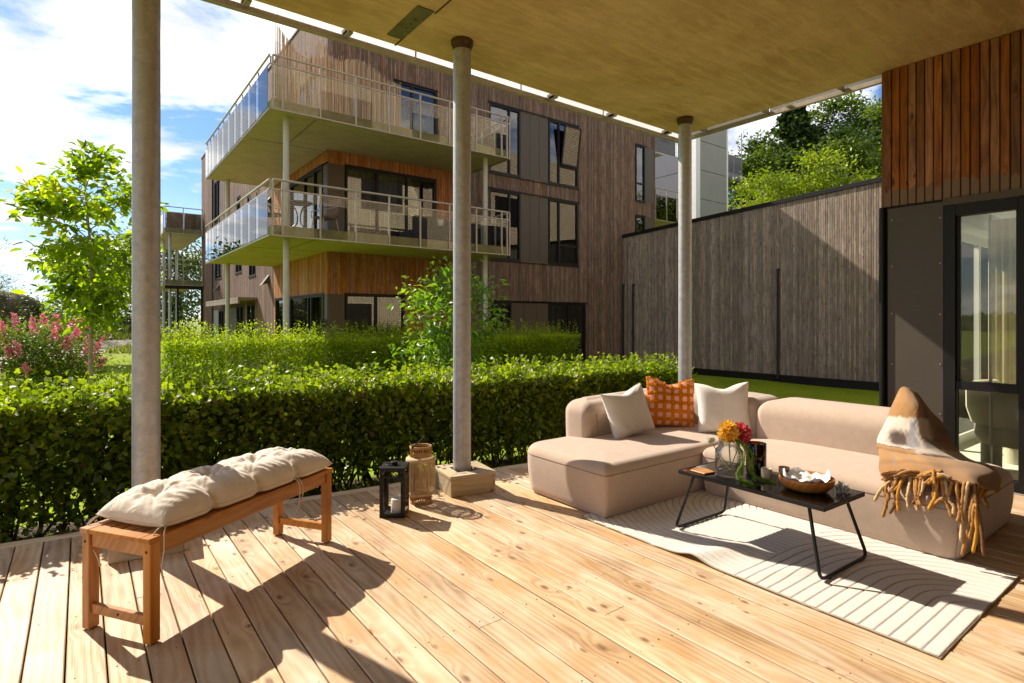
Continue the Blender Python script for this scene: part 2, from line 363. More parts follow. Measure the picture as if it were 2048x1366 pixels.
M['brown_side'] = wood_mat('red_brown_side_cladding', (0.085, 0.042, 0.028), (0.15, 0.080, 0.055), (0.23, 0.14, 0.10), 'Z', (9, 2.2), (0.05, 0.03, 0.02), 0.85, 0.14, 0.3, wall=True)  # redder, darker boards than the front
M['orange'] = wood_mat('sheltered_orange_cladding', (0.20, 0.062, 0.016), (0.36, 0.13, 0.034), (0.52, 0.23, 0.075), 'Z', (12, 2.2), (0.07, 0.03, 0.015), 0.75, 0.10, 0.16, wall=True)

def concrete(name, base, stain, grime, s=1.0):
    m = Mat(name); v = m.obj()
    a = m.noise(v, 1.3 * s, 8, 0.65, 0.3); b = m.noise(v, 9 * s, 6, 0.7); p = m.vor(v, 26 * s)
    o = m.xyz(v)
    sw = m.noise(m.comb(m.math('MULTIPLY', o[0], 1.2), m.math('MULTIPLY', o[1], 7.0), o[2]), 2.0, 4, 0.6, 0.8)
    c = m.mix(m.rng(a, 0.35, 0.65, 0, 1), base, stain)
    c = m.mix(m.rng(sw, 0.45, 0.70, 0, 0.6), c, tuple(min(1, x * 1.25) for x in base))
    c = m.mix(m.rng(b, 0.5, 0.8, 0, 0.4), c, grime)
    c = m.mix(m.ramp(p, [(0.03, 0.5), (0.07, 0.0)]), c, tuple(x * 0.35 for x in base))
    return m.done(m.bsdf(c, 0.85, 0.3, 0, m.bump(m.math('ADD', b, m.math('MULTIPLY', p, 0.5)), 0.25, 0.004)))
M['soffit'] = concrete('stained_concrete_warm_bounce', (0.56, 0.43, 0.21), (0.42, 0.30, 0.125), (0.33, 0.25, 0.13))  # yellow base carries part of the deck's warm bounce, over real stains
M['slab'] = concrete('mossy_balcony_concrete', (0.44, 0.375, 0.27), (0.36, 0.30, 0.20), (0.27, 0.235, 0.14))
M['slabedge'] = concrete('algae_streaked_concrete', (0.30, 0.30, 0.13), (0.45, 0.42, 0.28), (0.16, 0.18, 0.06), 2.0)
def galv():
    m = Mat('galvanised_steel'); v = m.obj(); o = m.xyz(v)
    a = m.noise(v, 18, 5, 0.7); st = m.noise(m.comb(m.math('MULTIPLY', o[0], 30.0), m.math('MULTIPLY', o[1], 30.0), m.math('MULTIPLY', o[2], 2.0)), 1.0, 4, 0.6); sp = m.vor(v, 60)
    c = m.mix(m.rng(a, 0.3, 0.7, 0, 1), (0.33, 0.33, 0.34), (0.48, 0.48, 0.485))
    c = m.mix(m.rng(st, 0.5, 0.75, 0, 0.5), c, (0.28, 0.25, 0.22))
    sc = m.ramp(m.noise(m.comb(m.math('MULTIPLY', o[0], 14.0), m.math('MULTIPLY', o[1], 14.0), m.math('MULTIPLY', o[2], 9.0)), 1.0, 8, 0.8, 2.0), [(0.66, 0.0), (0.70, 0.7)])
    c = m.mix(sc, c, (0.22, 0.17, 0.13))
    return m.done(m.bsdf(c, m.rng(sp, 0, 0.6, 0.42, 0.6), 0.5, 0.45, m.bump(a, 0.12, 0.002)))
M['galv'] = galv()
M['colm'] = plain('painted_column', (0.40, 0.40, 0.35), 0.6, 0.4, 0, 0.1, 4)
M['collar'] = plain('rusty_collar', (0.09, 0.055, 0.035), 0.8, 0.3, 0.2, 0.4, 30)
M['rail'] = plain('railing_steel', (0.36, 0.32, 0.27), 0.5, 0.5, 0.35, 0.15, 10)
M['black'] = plain('black_powder_coat', (0.008, 0.007, 0.0065), 0.45, 0.3, 0, 0.2, 20)
M['frame'] = plain('dark_window_frame', (0.010, 0.009, 0.0085), 0.5, 0.3, 0, 0.2, 5)
M['panel'] = plain('umber_facade_panel', (0.078, 0.063, 0.045), 0.5, 0.4, 0, 0.06, 2.0, 0.06, 120)
M['panel_dark'] = plain('dark_umber_panel', (0.085, 0.062, 0.042), 0.5, 0.4, 0, 0.06, 2.0)
M['greyclad'] = plain('pale_grey_metal_panel', (0.30, 0.285, 0.26), 0.7, 0.2, 0.0, 0.05, 1.0)
M['bluegrey'] = plain('blue_grey_metal_panel', (0.15, 0.15, 0.165), 0.7, 0.25, 0.0, 0.08, 1.0)
M['white'] = plain('white_paint', (0.78, 0.77, 0.74), 0.5, 0.4, 0, 0.03, 3)
M['interior'] = plain('painted_room_shade', (0.07, 0.06, 0.05), 0.9, 0.2, 0, 0.3, 0.8)  # room dimness put into the colour
M['roomwall'] = plain('room_plaster', (0.70, 0.70, 0.62), 0.9, 0.2, 0, 0.03, 2)
M['glass'] = glass_mat('clear_balustrade_glass', (0.95, 0.97, 0.95), 1.46)
M['pane'] = glass_mat('window_glass', (0.62, 0.66, 0.62), 2.0)
M['doorpane'] = glass_mat('door_glass', (0.95, 0.97, 0.90), 1.48)
M['frost'] = glass_mat('frosted_balustrade_glass', (0.85, 0.88, 0.85), 1.4, 0.05, 0.92, (0.99, 0.99, 0.98))  # frosted panes that scatter nearly all light through
M['lampglass'] = glass_mat('lantern_glass', (0.985, 0.99, 0.98), 1.2)
M['curtain'] = fabric_mat('sheer_curtain', (0.62, 0.58, 0.48), 0.9, 500)
M['curtain_beige'] = fabric_mat('beige_curtain', (0.58, 0.46, 0.33), 0.9, 500)
M['sofa'] = fabric_mat('taupe_outdoor_fabric', (0.49, 0.375, 0.29), 0.9, 420, 0.06, 0.5, 0.5)
M['seam'] = plain('sofa_seam_thread', (0.23, 0.155, 0.115), 0.9, 0.2)
M['cushion'] = fabric_mat('cream_canvas', (0.68, 0.60, 0.505), 0.88, 500, 0.05, 0.8, 1.6)
M['cord'] = fabric_mat('natural_cord', (0.62, 0.54, 0.43), 0.9, 800)
M['linen'] = fabric_mat('natural_linen', (0.80, 0.745, 0.67), 0.9, 380, 0.05, 0.8, 1.0)
M['petal_y'] = leaf_mat('yellow_petals', (0.80, 0.42, 0.04), (0.85, 0.55, 0.08), (0.85, 0.65, 0.2), 0.3, 0.6, 0.2, tmul=(1.1, 1.0, 0.6))
M['petal_p'] = leaf_mat('pink_petals', (0.62, 0.03, 0.06), (0.72, 0.08, 0.13), (0.85, 0.35, 0.38), 0.3, 0.6, 0.2, tmul=(1.1, 0.8, 0.8))
M['petal_w'] = leaf_mat('white_petals', (0.75, 0.72, 0.66), (0.8, 0.78, 0.72), None, 0.3, 0.6, 0.2, tmul=(1, 1, 1))
M['amar'] = leaf_mat('green_amaranth', (0.17, 0.27, 0.03), (0.27, 0.40, 0.05), (0.4, 0.5, 0.1), 0.3, 0.7, 0.2)
M['bark'] = plain('tree_bark', (0.16, 0.12, 0.085), 0.9, 0.2, 0, 0.4, 14, 0.5, 40)
M['bark_pale'] = plain('pale_bark', (0.30, 0.25, 0.18), 0.9, 0.2, 0, 0.4, 12, 0.5, 40)
M['twig'] = plain('hedge_twigs', (0.075, 0.05, 0.032), 0.9, 0.2, 0, 0.3, 20)
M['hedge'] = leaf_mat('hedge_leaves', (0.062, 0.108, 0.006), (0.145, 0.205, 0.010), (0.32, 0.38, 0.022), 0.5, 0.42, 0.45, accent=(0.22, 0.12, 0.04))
M['hedge2'] = leaf_mat('fine_hedge_leaves', (0.07, 0.12, 0.008), (0.19, 0.26, 0.010), (0.42, 0.47, 0.022), 0.62, 0.5, 0.3)
M['bigleaf'] = leaf_mat('broad_young_leaves', (0.10, 0.16, 0.008), (0.25, 0.33, 0.012), (0.46, 0.50, 0.02), 0.66, 0.4, 0.45, (0.40, 0.28, 0.02))
M['midleaf'] = leaf_mat('drooping_leaves', (0.08, 0.16, 0.012), (0.16, 0.27, 0.02), (0.28, 0.38, 0.05), 0.5, 0.38, 0.5)
M['lilacleaf'] = leaf_mat('shrub_leaves', (0.06, 0.10, 0.01), (0.14, 0.20, 0.015), (0.28, 0.33, 0.03), 0.42, 0.5, 0.3, (0.30, 0.10, 0.03))
M['lilac'] = leaf_mat('pink_lilac_florets', (0.62, 0.14, 0.28), (0.78, 0.28, 0.42), (0.88, 0.55, 0.62), 0.35, 0.7, 0.2, tmul=(1.1, 0.9, 0.95))
M['treeleaf'] = leaf_mat('woodland_leaves', (0.025, 0.05, 0.006), (0.085, 0.135, 0.010), (0.22, 0.28, 0.025), 0.35, 0.5, 0.35)
M['darkleaf'] = leaf_mat('deep_green_leaves', (0.02, 0.045, 0.006), (0.045, 0.085, 0.010), (0.10, 0.15, 0.02), 0.3, 0.5, 0.35)
M['yellowleaf'] = leaf_mat('yellow_green_leaves', (0.07, 0.11, 0.008), (0.22, 0.28, 0.012), (0.42, 0.45, 0.03), 0.45, 0.45, 0.4, (0.45, 0.33, 0.04))
M['spruce'] = leaf_mat('spruce_needles', (0.012, 0.028, 0.008), (0.035, 0.065, 0.014), (0.09, 0.14, 0.03), 0.2, 0.6, 0.3)
M['pine'] = leaf_mat('pine_needles', (0.035, 0.055, 0.02), (0.07, 0.095, 0.035), (0.11, 0.14, 0.05), 0.25, 0.6, 0.3)
M['grass'] = leaf_mat('lawn_blades', (0.20, 0.27, 0.006), (0.28, 0.36, 0.010), (0.38, 0.44, 0.025), 0.5, 0.5, 0.3)
M['meadow'] = leaf_mat('meadow_blades', (0.12, 0.15, 0.02), (0.22, 0.24, 0.05), (0.36, 0.32, 0.12), 0.4, 0.6, 0.2)
def ground_mat():
    m = Mat('garden_ground'); v = m.obj(); o = m.xyz(v)
    a = m.noise(v, 0.6, 5, 0.6); b = m.noise(v, 14, 6, 0.7)
    g = m.mix(m.rng(a, 0.35, 0.65, 0, 1), (0.20, 0.27, 0.008), (0.26, 0.33, 0.012))
    g = m.mix(m.rng(b, 0.4, 0.7, 0, 0.6), g, (0.12, 0.16, 0.012))
    far = m.rng(m.math('ADD', o[0], o[1]), 30, 60, 0, 0.6)
    g = m.mix(far, g, (0.16, 0.18, 0.045))
    soil = m.mix(m.rng(b, 0.3, 0.7, 0, 1), (0.035, 0.024, 0.015), (0.085, 0.06, 0.038))
    # bare earth under and in front of the clipped hedge
    sm = m.ramp(m.math('ADD', m.math('ABSOLUTE', m.math('SUBTRACT', m.math('ADD', o[1], m.math('MULTIPLY', o[0], 0.1)), 5.1)), m.math('MULTIPLY', b, 0.3)), [(0.0, 1.0), (0.35, 1.0), (0.40, 0.0)])
    sm = m.math('LESS_THAN', m.math('ADD', m.math('ABSOLUTE', m.math('SUBTRACT', m.math('ADD', o[1], m.math('MULTIPLY', o[0], 0.1)), 5.0)), m.math('MULTIPLY', b, 0.4)), 1.25)
    sm = m.math('MULTIPLY', sm, m.math('LESS_THAN', o[0], 7.4))
    c = m.mix(sm, g, soil)
    return m.done(m.bsdf(c, 0.95, 0.15, 0, m.bump(b, 0.8, 0.03)))
M['ground'] = ground_mat()
M['path'] = plain('gravel_path', (0.42, 0.36, 0.30), 0.95, 0.2, 0, 0.12, 3, 0.4, 30)
M['rock'] = plain('mossy_rock', (0.15, 0.115, 0.085), 0.9, 0.2, 0, 0.55, 2.2, 0.8, 6)
def brick_mat():
    m = Mat('pale_brick'); o = m.xyz(m.obj())
    b = m.n('ShaderNodeTexBrick'); m.set(b.inputs['Vector'], m.comb(m.math('ADD', o[0], o[1]), o[2], 0.0))
    b.inputs['Scale'].default_value = 1.0; b.inputs['Brick Width'].default_value = 0.25; b.inputs['Row Height'].default_value = 0.10; b.inputs['Mortar Size'].default_value = 0.014
    m.set(b.inputs['Color1'], (0.60, 0.46, 0.29)); m.set(b.inputs['Color2'], (0.70, 0.57, 0.40)); m.set(b.inputs['Mortar'], (0.13, 0.11, 0.085))
    return m.done(m.bsdf(b.outputs['Color'], 0.85, 0.2))
M['brick'] = brick_mat()

# ================================================================== GROUND
def gz(x, y):
    x = np.asarray(x, float); y = np.asarray(y, float)
    near = 1 / (1 + np.exp(-(y - 6.8 + 0.1 * x) * 1.6)); nearx = 1 / (1 + np.exp(-(x - 8.5) * 1.6))
    w = np.maximum(near, nearx)
    z = -0.20 * (1 - w) - 0.60 * w
    # meadow bank beyond the path, to the left
    m1 = 3.6 * np.exp(-(((x + 9.5) / 9.0) ** 2 + ((y - 58) / 9.0) ** 2)); m2 = 2.2 * np.exp(-(((x - 3) / 9.0) ** 2 + ((y - 74) / 9.0) ** 2))
    m3 = 2.2 * np.exp(-(((x + 26) / 14.0) ** 2 + ((y - 46) / 12.0) ** 2))
    # wooded hillside to the right behind the low wall
    s = (x * 0.9 - y * 0.1 - 34) / 30; hill = 9.0 / (1 + np.exp(-s * 5)); hill = np.where(x > 19, hill, 0)
    r = np.hypot(x, y); far = 3.0 * np.clip((r - 150) / 220, 0, 1)
    return z + m1 + m2 + m3 + hill * np.clip((x - 19) / 8, 0, 1) + far + 0.03 * wob(x * .4, y * .4)
def axis_pts(lo, hi, c0, c1, fine):
    a = list(np.arange(c0, c1, fine)); d = fine; p = c1
    while p < hi: a.append(p); d *= 1.13; p += d
    a.append(hi); d = fine; p = c0 - d
    while p > lo: a.insert(0, p); d *= 1.13; p -= d
    a.insert(0, lo); return np.array(a)
gx = axis_pts(-420, 420, -6, 20, 0.4); gy = axis_pts(-420, 420, -4, 18, 0.4)
mb = MB(); X_, Y_ = np.meshgrid(gx, gy, indexing='ij'); Z_ = gz(X_, Y_)
mb.grid(np.stack([X_, Y_, Z_], -1).tolist()); gnd = mb.build('ground', M['ground'], smooth=True); tag(gnd, kind='structure')

# gravel path curving away on the left
cl = [(-16, 14), (-11, 19.5), (-7.0, 25), (-4.0, 31), (-1.6, 38), (0.6, 45), (3.4, 51), (8, 56)]
P = []
for i in range(len(cl) - 1):
    for k in range(8):
        t = k / 8; a = Vector(cl[i]); b = Vector(cl[i + 1]); P.append(a.lerp(b, t))
P.append(Vector(cl[-1])); mb = MB(); rows = []
for i, p in enumerate(P):
    d = (P[min(i + 1, len(P) - 1)] - P[max(i - 1, 0)]).normalized(); nrm = Vector((-d.y, d.x)); row = []
    for s in np.linspace(-1.7, 1.7, 7):
        q = p + nrm * s; row.append((q.x, q.y, float(gz(q.x, q.y)) + 0.035))
    rows.append(row)
mb.grid(rows); tag(mb.build('path', M['path'], smooth=True), kind='structure')

# ================================================================== DECK
def edgeY(x): return 4.78 - 0.1057 * (x + 0.4)
deck = thing('deck', None, None); deck['kind'] = 'structure'
PITCH = 0.136; BW = 0.1295
x = -3.86 + 0.004; k = 0
while x < 6.02:
    x1 = min(x + BW, 6.025)
    ends = [-3.0]; j = random.uniform(-2.4, 3.6)
    y_end = edgeY(x) - 0.10; y_end2 = edgeY(x1) - 0.10
    segs = [(-3.0, j - 0.002), (j + 0.002, None)]
    for (ya, yb) in segs:
        if x1 < -2.9 and ya < 0: pass
        mb = MB(); mb.cur = random.random()
        cx = (x + x1) / 2; hw = (x1 - x) / 2
        yb1 = y_end if yb is None else yb; yb2 = y_end2 if yb is None else yb
        dz = random.uniform(-0.0015, 0.0015); tl = random.uniform(-0.0015, 0.0015)
        n = max(1, int((yb1 - ya) / 1.0)); c = 0.0035
        prof = [(-hw, -0.028), (-hw, -c), (-hw + c, 0), (-0.012, 0.0), (0.012, 0.0), (hw - c, 0), (hw, -c), (hw, -0.028)]
        rows = []
        for i in range(n + 1):
            t = i / n
            rows.append([(px, (ya + (yb1 + (yb2 - yb1) * (px + hw) / (2 * hw) - ya) * t), pz + dz + tl * px / hw) for px, pz in prof])
        mb.grid(rows); L = len(prof)
        mb.add([tuple(p) for p in rows[0]], [tuple(range(L))]); mb.add([tuple(p) for p in rows[-1]], [tuple(range(L - 1, -1, -1))])
        o = mb.build('deck_board', M['deck'], deck); o.location = (cx, 0, 0)
    # screw heads every joist, as one part per board would be tiny: collected below
    x += PITCH; k += 1
mb = MB()   # screws
x = -3.856
while x < 6.0:
    if x > -1.6:
        for yj in np.arange(-0.2, 4.6, 0.6):
            if yj < edgeY(x) - 0.15:
                for dxs in (0.028, BW - 0.028):
                    mb.lathe([(0.0, 0.0022), (0.0032, 0.0018), (0.0034, 0.0005)], 6, (x + dxs, yj + random.uniform(-.01, .01), 0))
    x += PITCH
s = mb.build('screw_heads', plain('screw_steel', (0.16, 0.13, 0.10), 0.5, 0.5, 0.6), deck); s['kind'] = 'stuff'
# border board following the slanted edge, in three lengths, plus fascia and joists below
ang = math.atan(-0.1057)
for a, b in ((-4.2, -0.95), (-0.946, 2.55), (2.554, 6.03)):
    L = (b - a) / math.cos(ang); mb = MB(); mb.cur = random.random(); mb.box(0, L, -0.095, 0, -0.028, 0.001)
    mb.build('edge_board', M['deckside'], deck, bevel=0.003, loc=(a, edgeY(a), 0), rot=(0, 0, ang))
    mb = MB(); mb.cur = random.random(); mb.box(0, L, -0.030, -0.002, -0.175, -0.032); mb.build('fascia_board', M['deckside'], deck, loc=(a, edgeY(a), 0), rot=(0, 0, ang))
mb = MB()
for yj in np.arange(-2.9, 4.0, 0.6): mb.box(-4.0, 6.0, yj - 0.024, yj + 0.024, -0.19, -0.032)
j = mb.build('joists', M['twig'], deck); j['kind'] = 'stuff'

# ================================================================== OUR BUILDING
house = thing('apartment_building', 'apartment building we stand against, concrete balcony overhead and red-brown boards beside the glass door', 'building', (6.03, 0, 0))
SZ = 3.74; WX = 6.03; WY = 2.175
H0 = Matrix.Translation((-6.03, 0, 0))
def hb(name, mb, mat, parent=house, **k):
    """build a part of the house from world coordinates"""
    me = mb.mesh(name, mat, **k); me.transform(H0)
    return inst(name, me, parent)
# balcony slab over the terrace
mb = MB(); mb.box(-3.6, 6.10, -3.0, 4.48, SZ, SZ + 0.24); slab = hb('balcony_slab', mb, M['soffit'], bevel=0.012)
mb = MB()   # joint lines and drip groove are shallow strips a few mm under the slab
mb.box(2.128, 2.140, 4.30, 4.48, SZ - 0.004, SZ + 0.001); mb.box(2.150, 2.162, 1.0, 3.83, SZ - 0.004, SZ + 0.001)
mb.box(2.0, 2.14, 4.330, 4.345, SZ - 0.005, SZ + 0.001)
hb('slab_joint', mb, M['collar'], slab)
mb = MB(); mb.box(1.995, 2.135, 3.80, 4.33, SZ - 0.010, SZ + 0.001); pl = hb('cover_plate', mb, plain('mossy_steel_plate', (0.13, 0.13, 0.065), 0.6, 0.4, 0.2, 0.3, 12), slab, bevel=0.002)
for yy in (3.98, 4.06, 4.14):
    mb = MB(); mb.lathe([(0, -0.016), (0.008, -0.014), (0.009, -0.009)], 8, (2.07, yy, SZ)); hb('plate_bolt', mb, M['collar'], slab)
# balustrade hanging in front of the slab edge
GY = 4.61; GX = 6.22; mb = MB(); mb.box(-3.6, 6.235, GY - 0.02, GY + 0.03, SZ - 0.035, SZ + 0.012); rail = hb('bottom_rail', mb, M['rail'], bevel=0.004)
mb = MB(); mb.box(GX - 0.02, GX + 0.02, 2.2, GY - 0.022, SZ - 0.035, SZ + 0.012); hb('bottom_rail', mb, M['rail'], bevel=0.004)
mb = MB(); mb.tube([(-3.6, GY, SZ + 1.28), (6.22, GY, SZ + 1.28), (6.22, 2.2, SZ + 1.28)], 0.024, 8); hb('handrail', mb, M['rail'], smooth='auto')
for i, (a, b) in enumerate([(-3.6, -2.4), (-2.4, -1.2), (-1.2, 0.0), (0.0, 1.2), (1.2, 2.4), (2.4, 3.6), (3.6, 4.8), (4.8, 6.21)]):
    mb = MB(); mb.box(a + 0.008, b - 0.008, GY, GY + 0.01, SZ + 0.014, SZ + 1.10); hb('balustrade_pane', mb, M['frost'])
for a, b in ((2.25, 3.4), (3.4, 4.60)):
    mb = MB(); mb.box(GX, GX + 0.01, a + 0.008, b - 0.008, SZ + 0.014, SZ + 1.10); hb('balustrade_pane', mb, M['frost'])
for bx in (-2.7, -1.5, -0.3, 0.95, 1.72, 3.95, 4.85, 5.85):
    mb = MB(); mb.box(bx, bx + 0.012, 4.47, GY + 0.01, SZ - 0.012, SZ + 0.05); mb.box(bx - 0.0, bx + 0.05, 4.49, GY - 0.03, SZ - 0.006, SZ + 0.02); hb('rail_bracket', mb, M['rail'])
for by in (2.6, 3.4, 4.2):
    mb = MB(); mb.box(6.08, GX, by, by + 0.012, SZ - 0.012, SZ + 0.05); hb('rail_bracket', mb, M['rail'])
# steel pillars with collars
PILL = [(0.32, 4.15), (2.55, 4.07), (5.59, 4.07)]
for px, py in PILL:
    mb = MB(); mb.lathe([(0.075, -0.25 if px < 5.6 else -0.6), (0.075, SZ - 0.002)], 40, (px, py, 0)); p = hb('pillar', mb, M['galv'], smooth='auto')
    mb = MB(); mb.lathe([(0.076, SZ - 0.085), (0.079, SZ - 0.075), (0.082, SZ - 0.045), (0.093, SZ - 0.035), (0.093, SZ - 0.003), (0.076, SZ - 0.003)], 40, (px, py, 0)); hb('collar', mb, M['collar'], p, smooth='auto')
# side wall: upper cladding boards
brd = None; yb = WY; n = 0
protos = []
for i in range(4):
    mb = MB(); mb.cur = i * 0.25; mb.box(0, 0.022, 0, 0.0575, 0, SZ - 2.462 - 0.003); me = mb.mesh('cladding_board', M['cedar'], bevel=0.003); protos.append(me)
while yb > -2.9:
    o = inst('cladding_board', random.choice(protos), house, (WX - 6.03 - 0.0 + random.uniform(-.002, .002), yb - 0.0600, 2.462 + random.uniform(-.003, .002)))
    yb -= 0.0655; n += 1
mb = MB(); mb.box(WX + 0.0225, WX + 0.30, 0.9, WY, 2.45, SZ); mb.box(WX + 0.0225, WX + 0.30, -3.0, 0.9, 2.45, SZ); hb('wall_backing', mb, M['frame'])
mb = MB(); mb.box(WX + 0.004, WX + 0.03, 1.712, WY - 0.03, 0.0, 2.440); hb('facade_panel', mb, M['panel'], bevel=0.002)
mb = MB(); mb.box(WX + 0.031, WX + 0.30, 1.712, WY - 0.002, -0.5, 2.449); hb('wall', mb, M['frame'])
for sy, sz_ in [(2.11, 1.46), (2.11, 0.99), (1.735, 1.45), (1.735, 1.01), (1.735, 0.57), (2.11, 2.33), (2.11, 1.90), (1.735, 2.30), (1.735, 1.9), (2.11, .55)]:
    mb = MB(); mb.tube([(WX + 0.005, sy, sz_), (WX - 0.001, sy, sz_)], [0.008, 0.006], 8); hb('panel_screw', mb, M['rail'], smooth='auto')
mb = MB(); mb.tube([(WX - 0.0, WY + 0.012, -0.3), (WX, WY + 0.012, 2.455)], 0.026, 16); hb('downpipe', mb, M['black'], smooth='auto')
mb = MB(); mb.box(WX - 0.012, WX + 0.02, -2.9, 1.711, 2.40, 2.459); hb('drip_flashing', mb, M['panel_dark'])
mb = MB(); mb.box(WX + 0.02, WX + 0.24, WY + 0.002, WY + 0.025, 2.46, SZ); hb('corner_board', mb, M['cedar'])
# sliding door with panes (three bays, the first in view)
def door_bay(y0, y1, first):
    mb = MB(); x0 = WX + 0.0; x1 = WX + 0.10
    mb.box(x0, x1, y0 + 0.0, y0 + 0.055, 0.005, 2.398); mb.box(x0, x1, y1 - 0.085, y1, 0.005, 2.398)
    mb.box(x0 + 0.001, x1 - 0.001, y0 + 0.055, y1 - 0.085, 2.30, 2.397); mb.box(x0 + 0.001, x1 - 0.001, y0 + 0.055, y1 - 0.085, 0.005, 0.085)
    mb.box(x0 + 0.012, x1 - 0.02, y0 + 0.055, y1 - 0.085, 0.80, 0.875)
    mb.box(x0 + 0.03, x1 - 0.03, y0 + 0.055, y0 + 0.075, 0.875, 2.30); mb.box(x0 + 0.03, x1 - 0.03, y1 - 0.11, y1 - 0.085, 0.875, 2.30)
    fr = hb('door', mb, M['frame'], bevel=0.003)
    for za, zb in ((0.875, 2.30), (0.085, 0.80)):
        mb = MB(); mb.box(x0 + 0.045, x0 + 0.052, y0 + 0.056, y1 - 0.086, za, zb); hb('pane', mb, M['doorpane'], fr)
for y1 in (1.71, 1.15, 0.0, -1.2): door_bay({1.71: 1.155, 1.15: 0.005, 0.0: -1.195, -1.2: -2.4}[y1], y1, y1 > 1.5)
mb = MB(); mb.box(WX - 0.05, WX + 0.14, -2.9, 1.70, -0.03, 0.003); hb('door_sill', mb, M['rail'])
# the room behind the glass
mb = MB(); mb.box(WX + 0.14, 10.5, -2.9, 2.1, -0.02, 0.0); mb.box(10.5, 10.6, -2.9, 2.1, 0, 2.6); mb.box(WX + 0.30, 10.5, -3.0, -2.9, 0, 2.6); hb('room', mb, M['roomwall'])
mb = MB(); mb.box(WX + 0.3, 10.5, -2.9, 2.1, 2.6, 2.7); hb('room_ceiling', mb, M['white'])
mb = MB(); mb.box(WX + 0.31, 6.62, 1.9, 2.16, 0, 2.6); mb.box(10.0, 10.6, 1.9, 2.16, 0, 2.6); mb.box(6.62, 10.0, 1.9, 2.16, 2.4, 2.6); rw = hb('room_end_wall', mb, M['roomwall'])
mb = MB()
for a, b, c, d in ((6.62, 6.70, 0, 2.4), (7.45, 7.53, 0.1, 2.3), (8.6, 8.68, .1, 2.3), (9.92, 10.0, 0, 2.4), (6.70, 9.92, 0, 0.1), (6.70, 9.92, 2.3, 2.4)): mb.box(a, b, 2.085, 2.15, c, d)
w = hb('room_window', mb, M['white']); mb = MB(); mb.box(6.701, 9.919, 2.11, 2.115, 0.101, 2.299); hb('pane', mb, M['lampglass'], w)
def curtain_mesh(x0, x1, y, z0, z1, mat, amp=0.03, waves=9, axis='X', seed=0):
    mb = MB(); rows = []; n = 6 * waves
    for i in range(n + 1):
        u = x0 + (x1 - x0) * i / n; d = amp * math.sin(i / n * waves * 2 * PI + seed) + amp * .4 * math.sin(i / n * waves * 3.7)
        rows.append([((u, y + d * (0.6 + 0.4 * (1 - q)), z0 + (z1 - z0) * q) if axis == 'X' else (y + d * (0.6 + 0.4 * (1 - q)), u, z0 + (z1 - z0) * q)) for q in (0, .25, .5, .75, 1)])
    mb.grid(rows); return mb
hb('curtain', curtain_mesh(1.42, 1.86, 8.0, 0.02, 2.5, None, 0.035, 7, 'Y'), leaf_mat('translucent_curtain', (.70, .62, .50), (.74, .66, .54), None, .5, .9, .1, tmul=(1, 1, 1)), smooth=True)
mb = MB(); mb.box(WX + 0.5, WX + 0.56, 1.50, 1.512, 0.0, 2.35); hb('room_partition', mb, M['white'])
# pale brick garden front and upper storeys of the same house (seen mirrored in the neighbour's glass)
mb = MB(); mb.box(10.61, 30, WY - 0.3, WY - 0.001, -0.7, 12.5); mb.box(WX + 0.301, 10.609, WY - 0.3, WY - 0.001, 2.72, 12.5); hb('brick_front', mb, M['brick'])
mb = MB(); mb.box(WX + 0.02, 30, -12, WY - 0.301, 3.98, 12.5); hb('upper_storeys', mb, M['brick'])
for i, (bx, bz) in enumerate([(11.5, 0.4), (15.0, 0.4), (19, 0.4), (8.2, 4.6), (11.8, 4.6), (16.4, 4.6), (21, 4.6), (8.6, 7.6), (12.4, 7.6), (17.2, 7.6), (21.5, 7.6), (8.4, 10.2), (13, 10.2), (18, 10.2)]):
    mb = MB(); mb.box(bx, bx + 1.5 + (i % 3) * .5, WY, WY + 0.03, bz, bz + (1.9 if bz < 8 else 1.4)); hb('window', mb, M['frame'])
# rear wall of the terrace behind the viewer
mb = MB(); mb.box(-3.6, WX, -3.2, -3.0, 0, SZ + 8.5); hb('rear_wall', mb, M['orange'])

# ================================================================== NEIGHBOURING BUILDING
FY = 16.2; FX = 5.65; ROOF = 10.8; GZ = -0.62; NEND = 37.6; FEND = 20.1
nb = thing('apartment_building', 'three-storey timber-clad apartment building with two glass-railed corner balconies, beyond the hedges', 'building', (FX, FY, GZ))
N0 = Matrix.Translation((-FX, -FY, -GZ))
def nbp(name, mb, mat, parent=nb, **k):
    me = mb.mesh(name, mat, **k); me.transform(N0); return inst(name, me, parent)
def cut(lo, hi, holes):
    segs = [(lo, hi)]
    for a, b in holes:
        o = []
        for s0, s1 in segs:
            if b <= s0 or a >= s1: o.append((s0, s1)); continue
            if a > s0: o.append((s0, a))
            if b < s1: o.append((b, s1))
        segs = o
    return [q for q in segs if q[1] - q[0] > 0.01]
def slats(mb, face, u0, u1, z0, z1, holes, pitch=0.066, gap=0.011, th=0.022, zfun=None):
    """face ('Y',c) looks toward -Y at y=c; ('X',c) looks toward -X at x=c"""
    n = int(round((u1 - u0) / pitch)); p = (u1 - u0) / n
    for i in range(n):
        a = u0 + i * p; b = a + p - gap; mid = (a + b) / 2; mb.cur = random.random(); th2 = th + random.uniform(-.003, .003)
        hs = [(h[2], h[3]) for h in holes if h[0] < mid < h[1]]
        zt = zfun(mid) if zfun else z1
        for s0, s1 in cut(z0, zt, hs):
            if face[0] == 'Y': mb.box(a, b, face[1] - th2, face[1], s0, s1)
            else: mb.box(face[1] - th2, face[1], a, b, s0, s1)
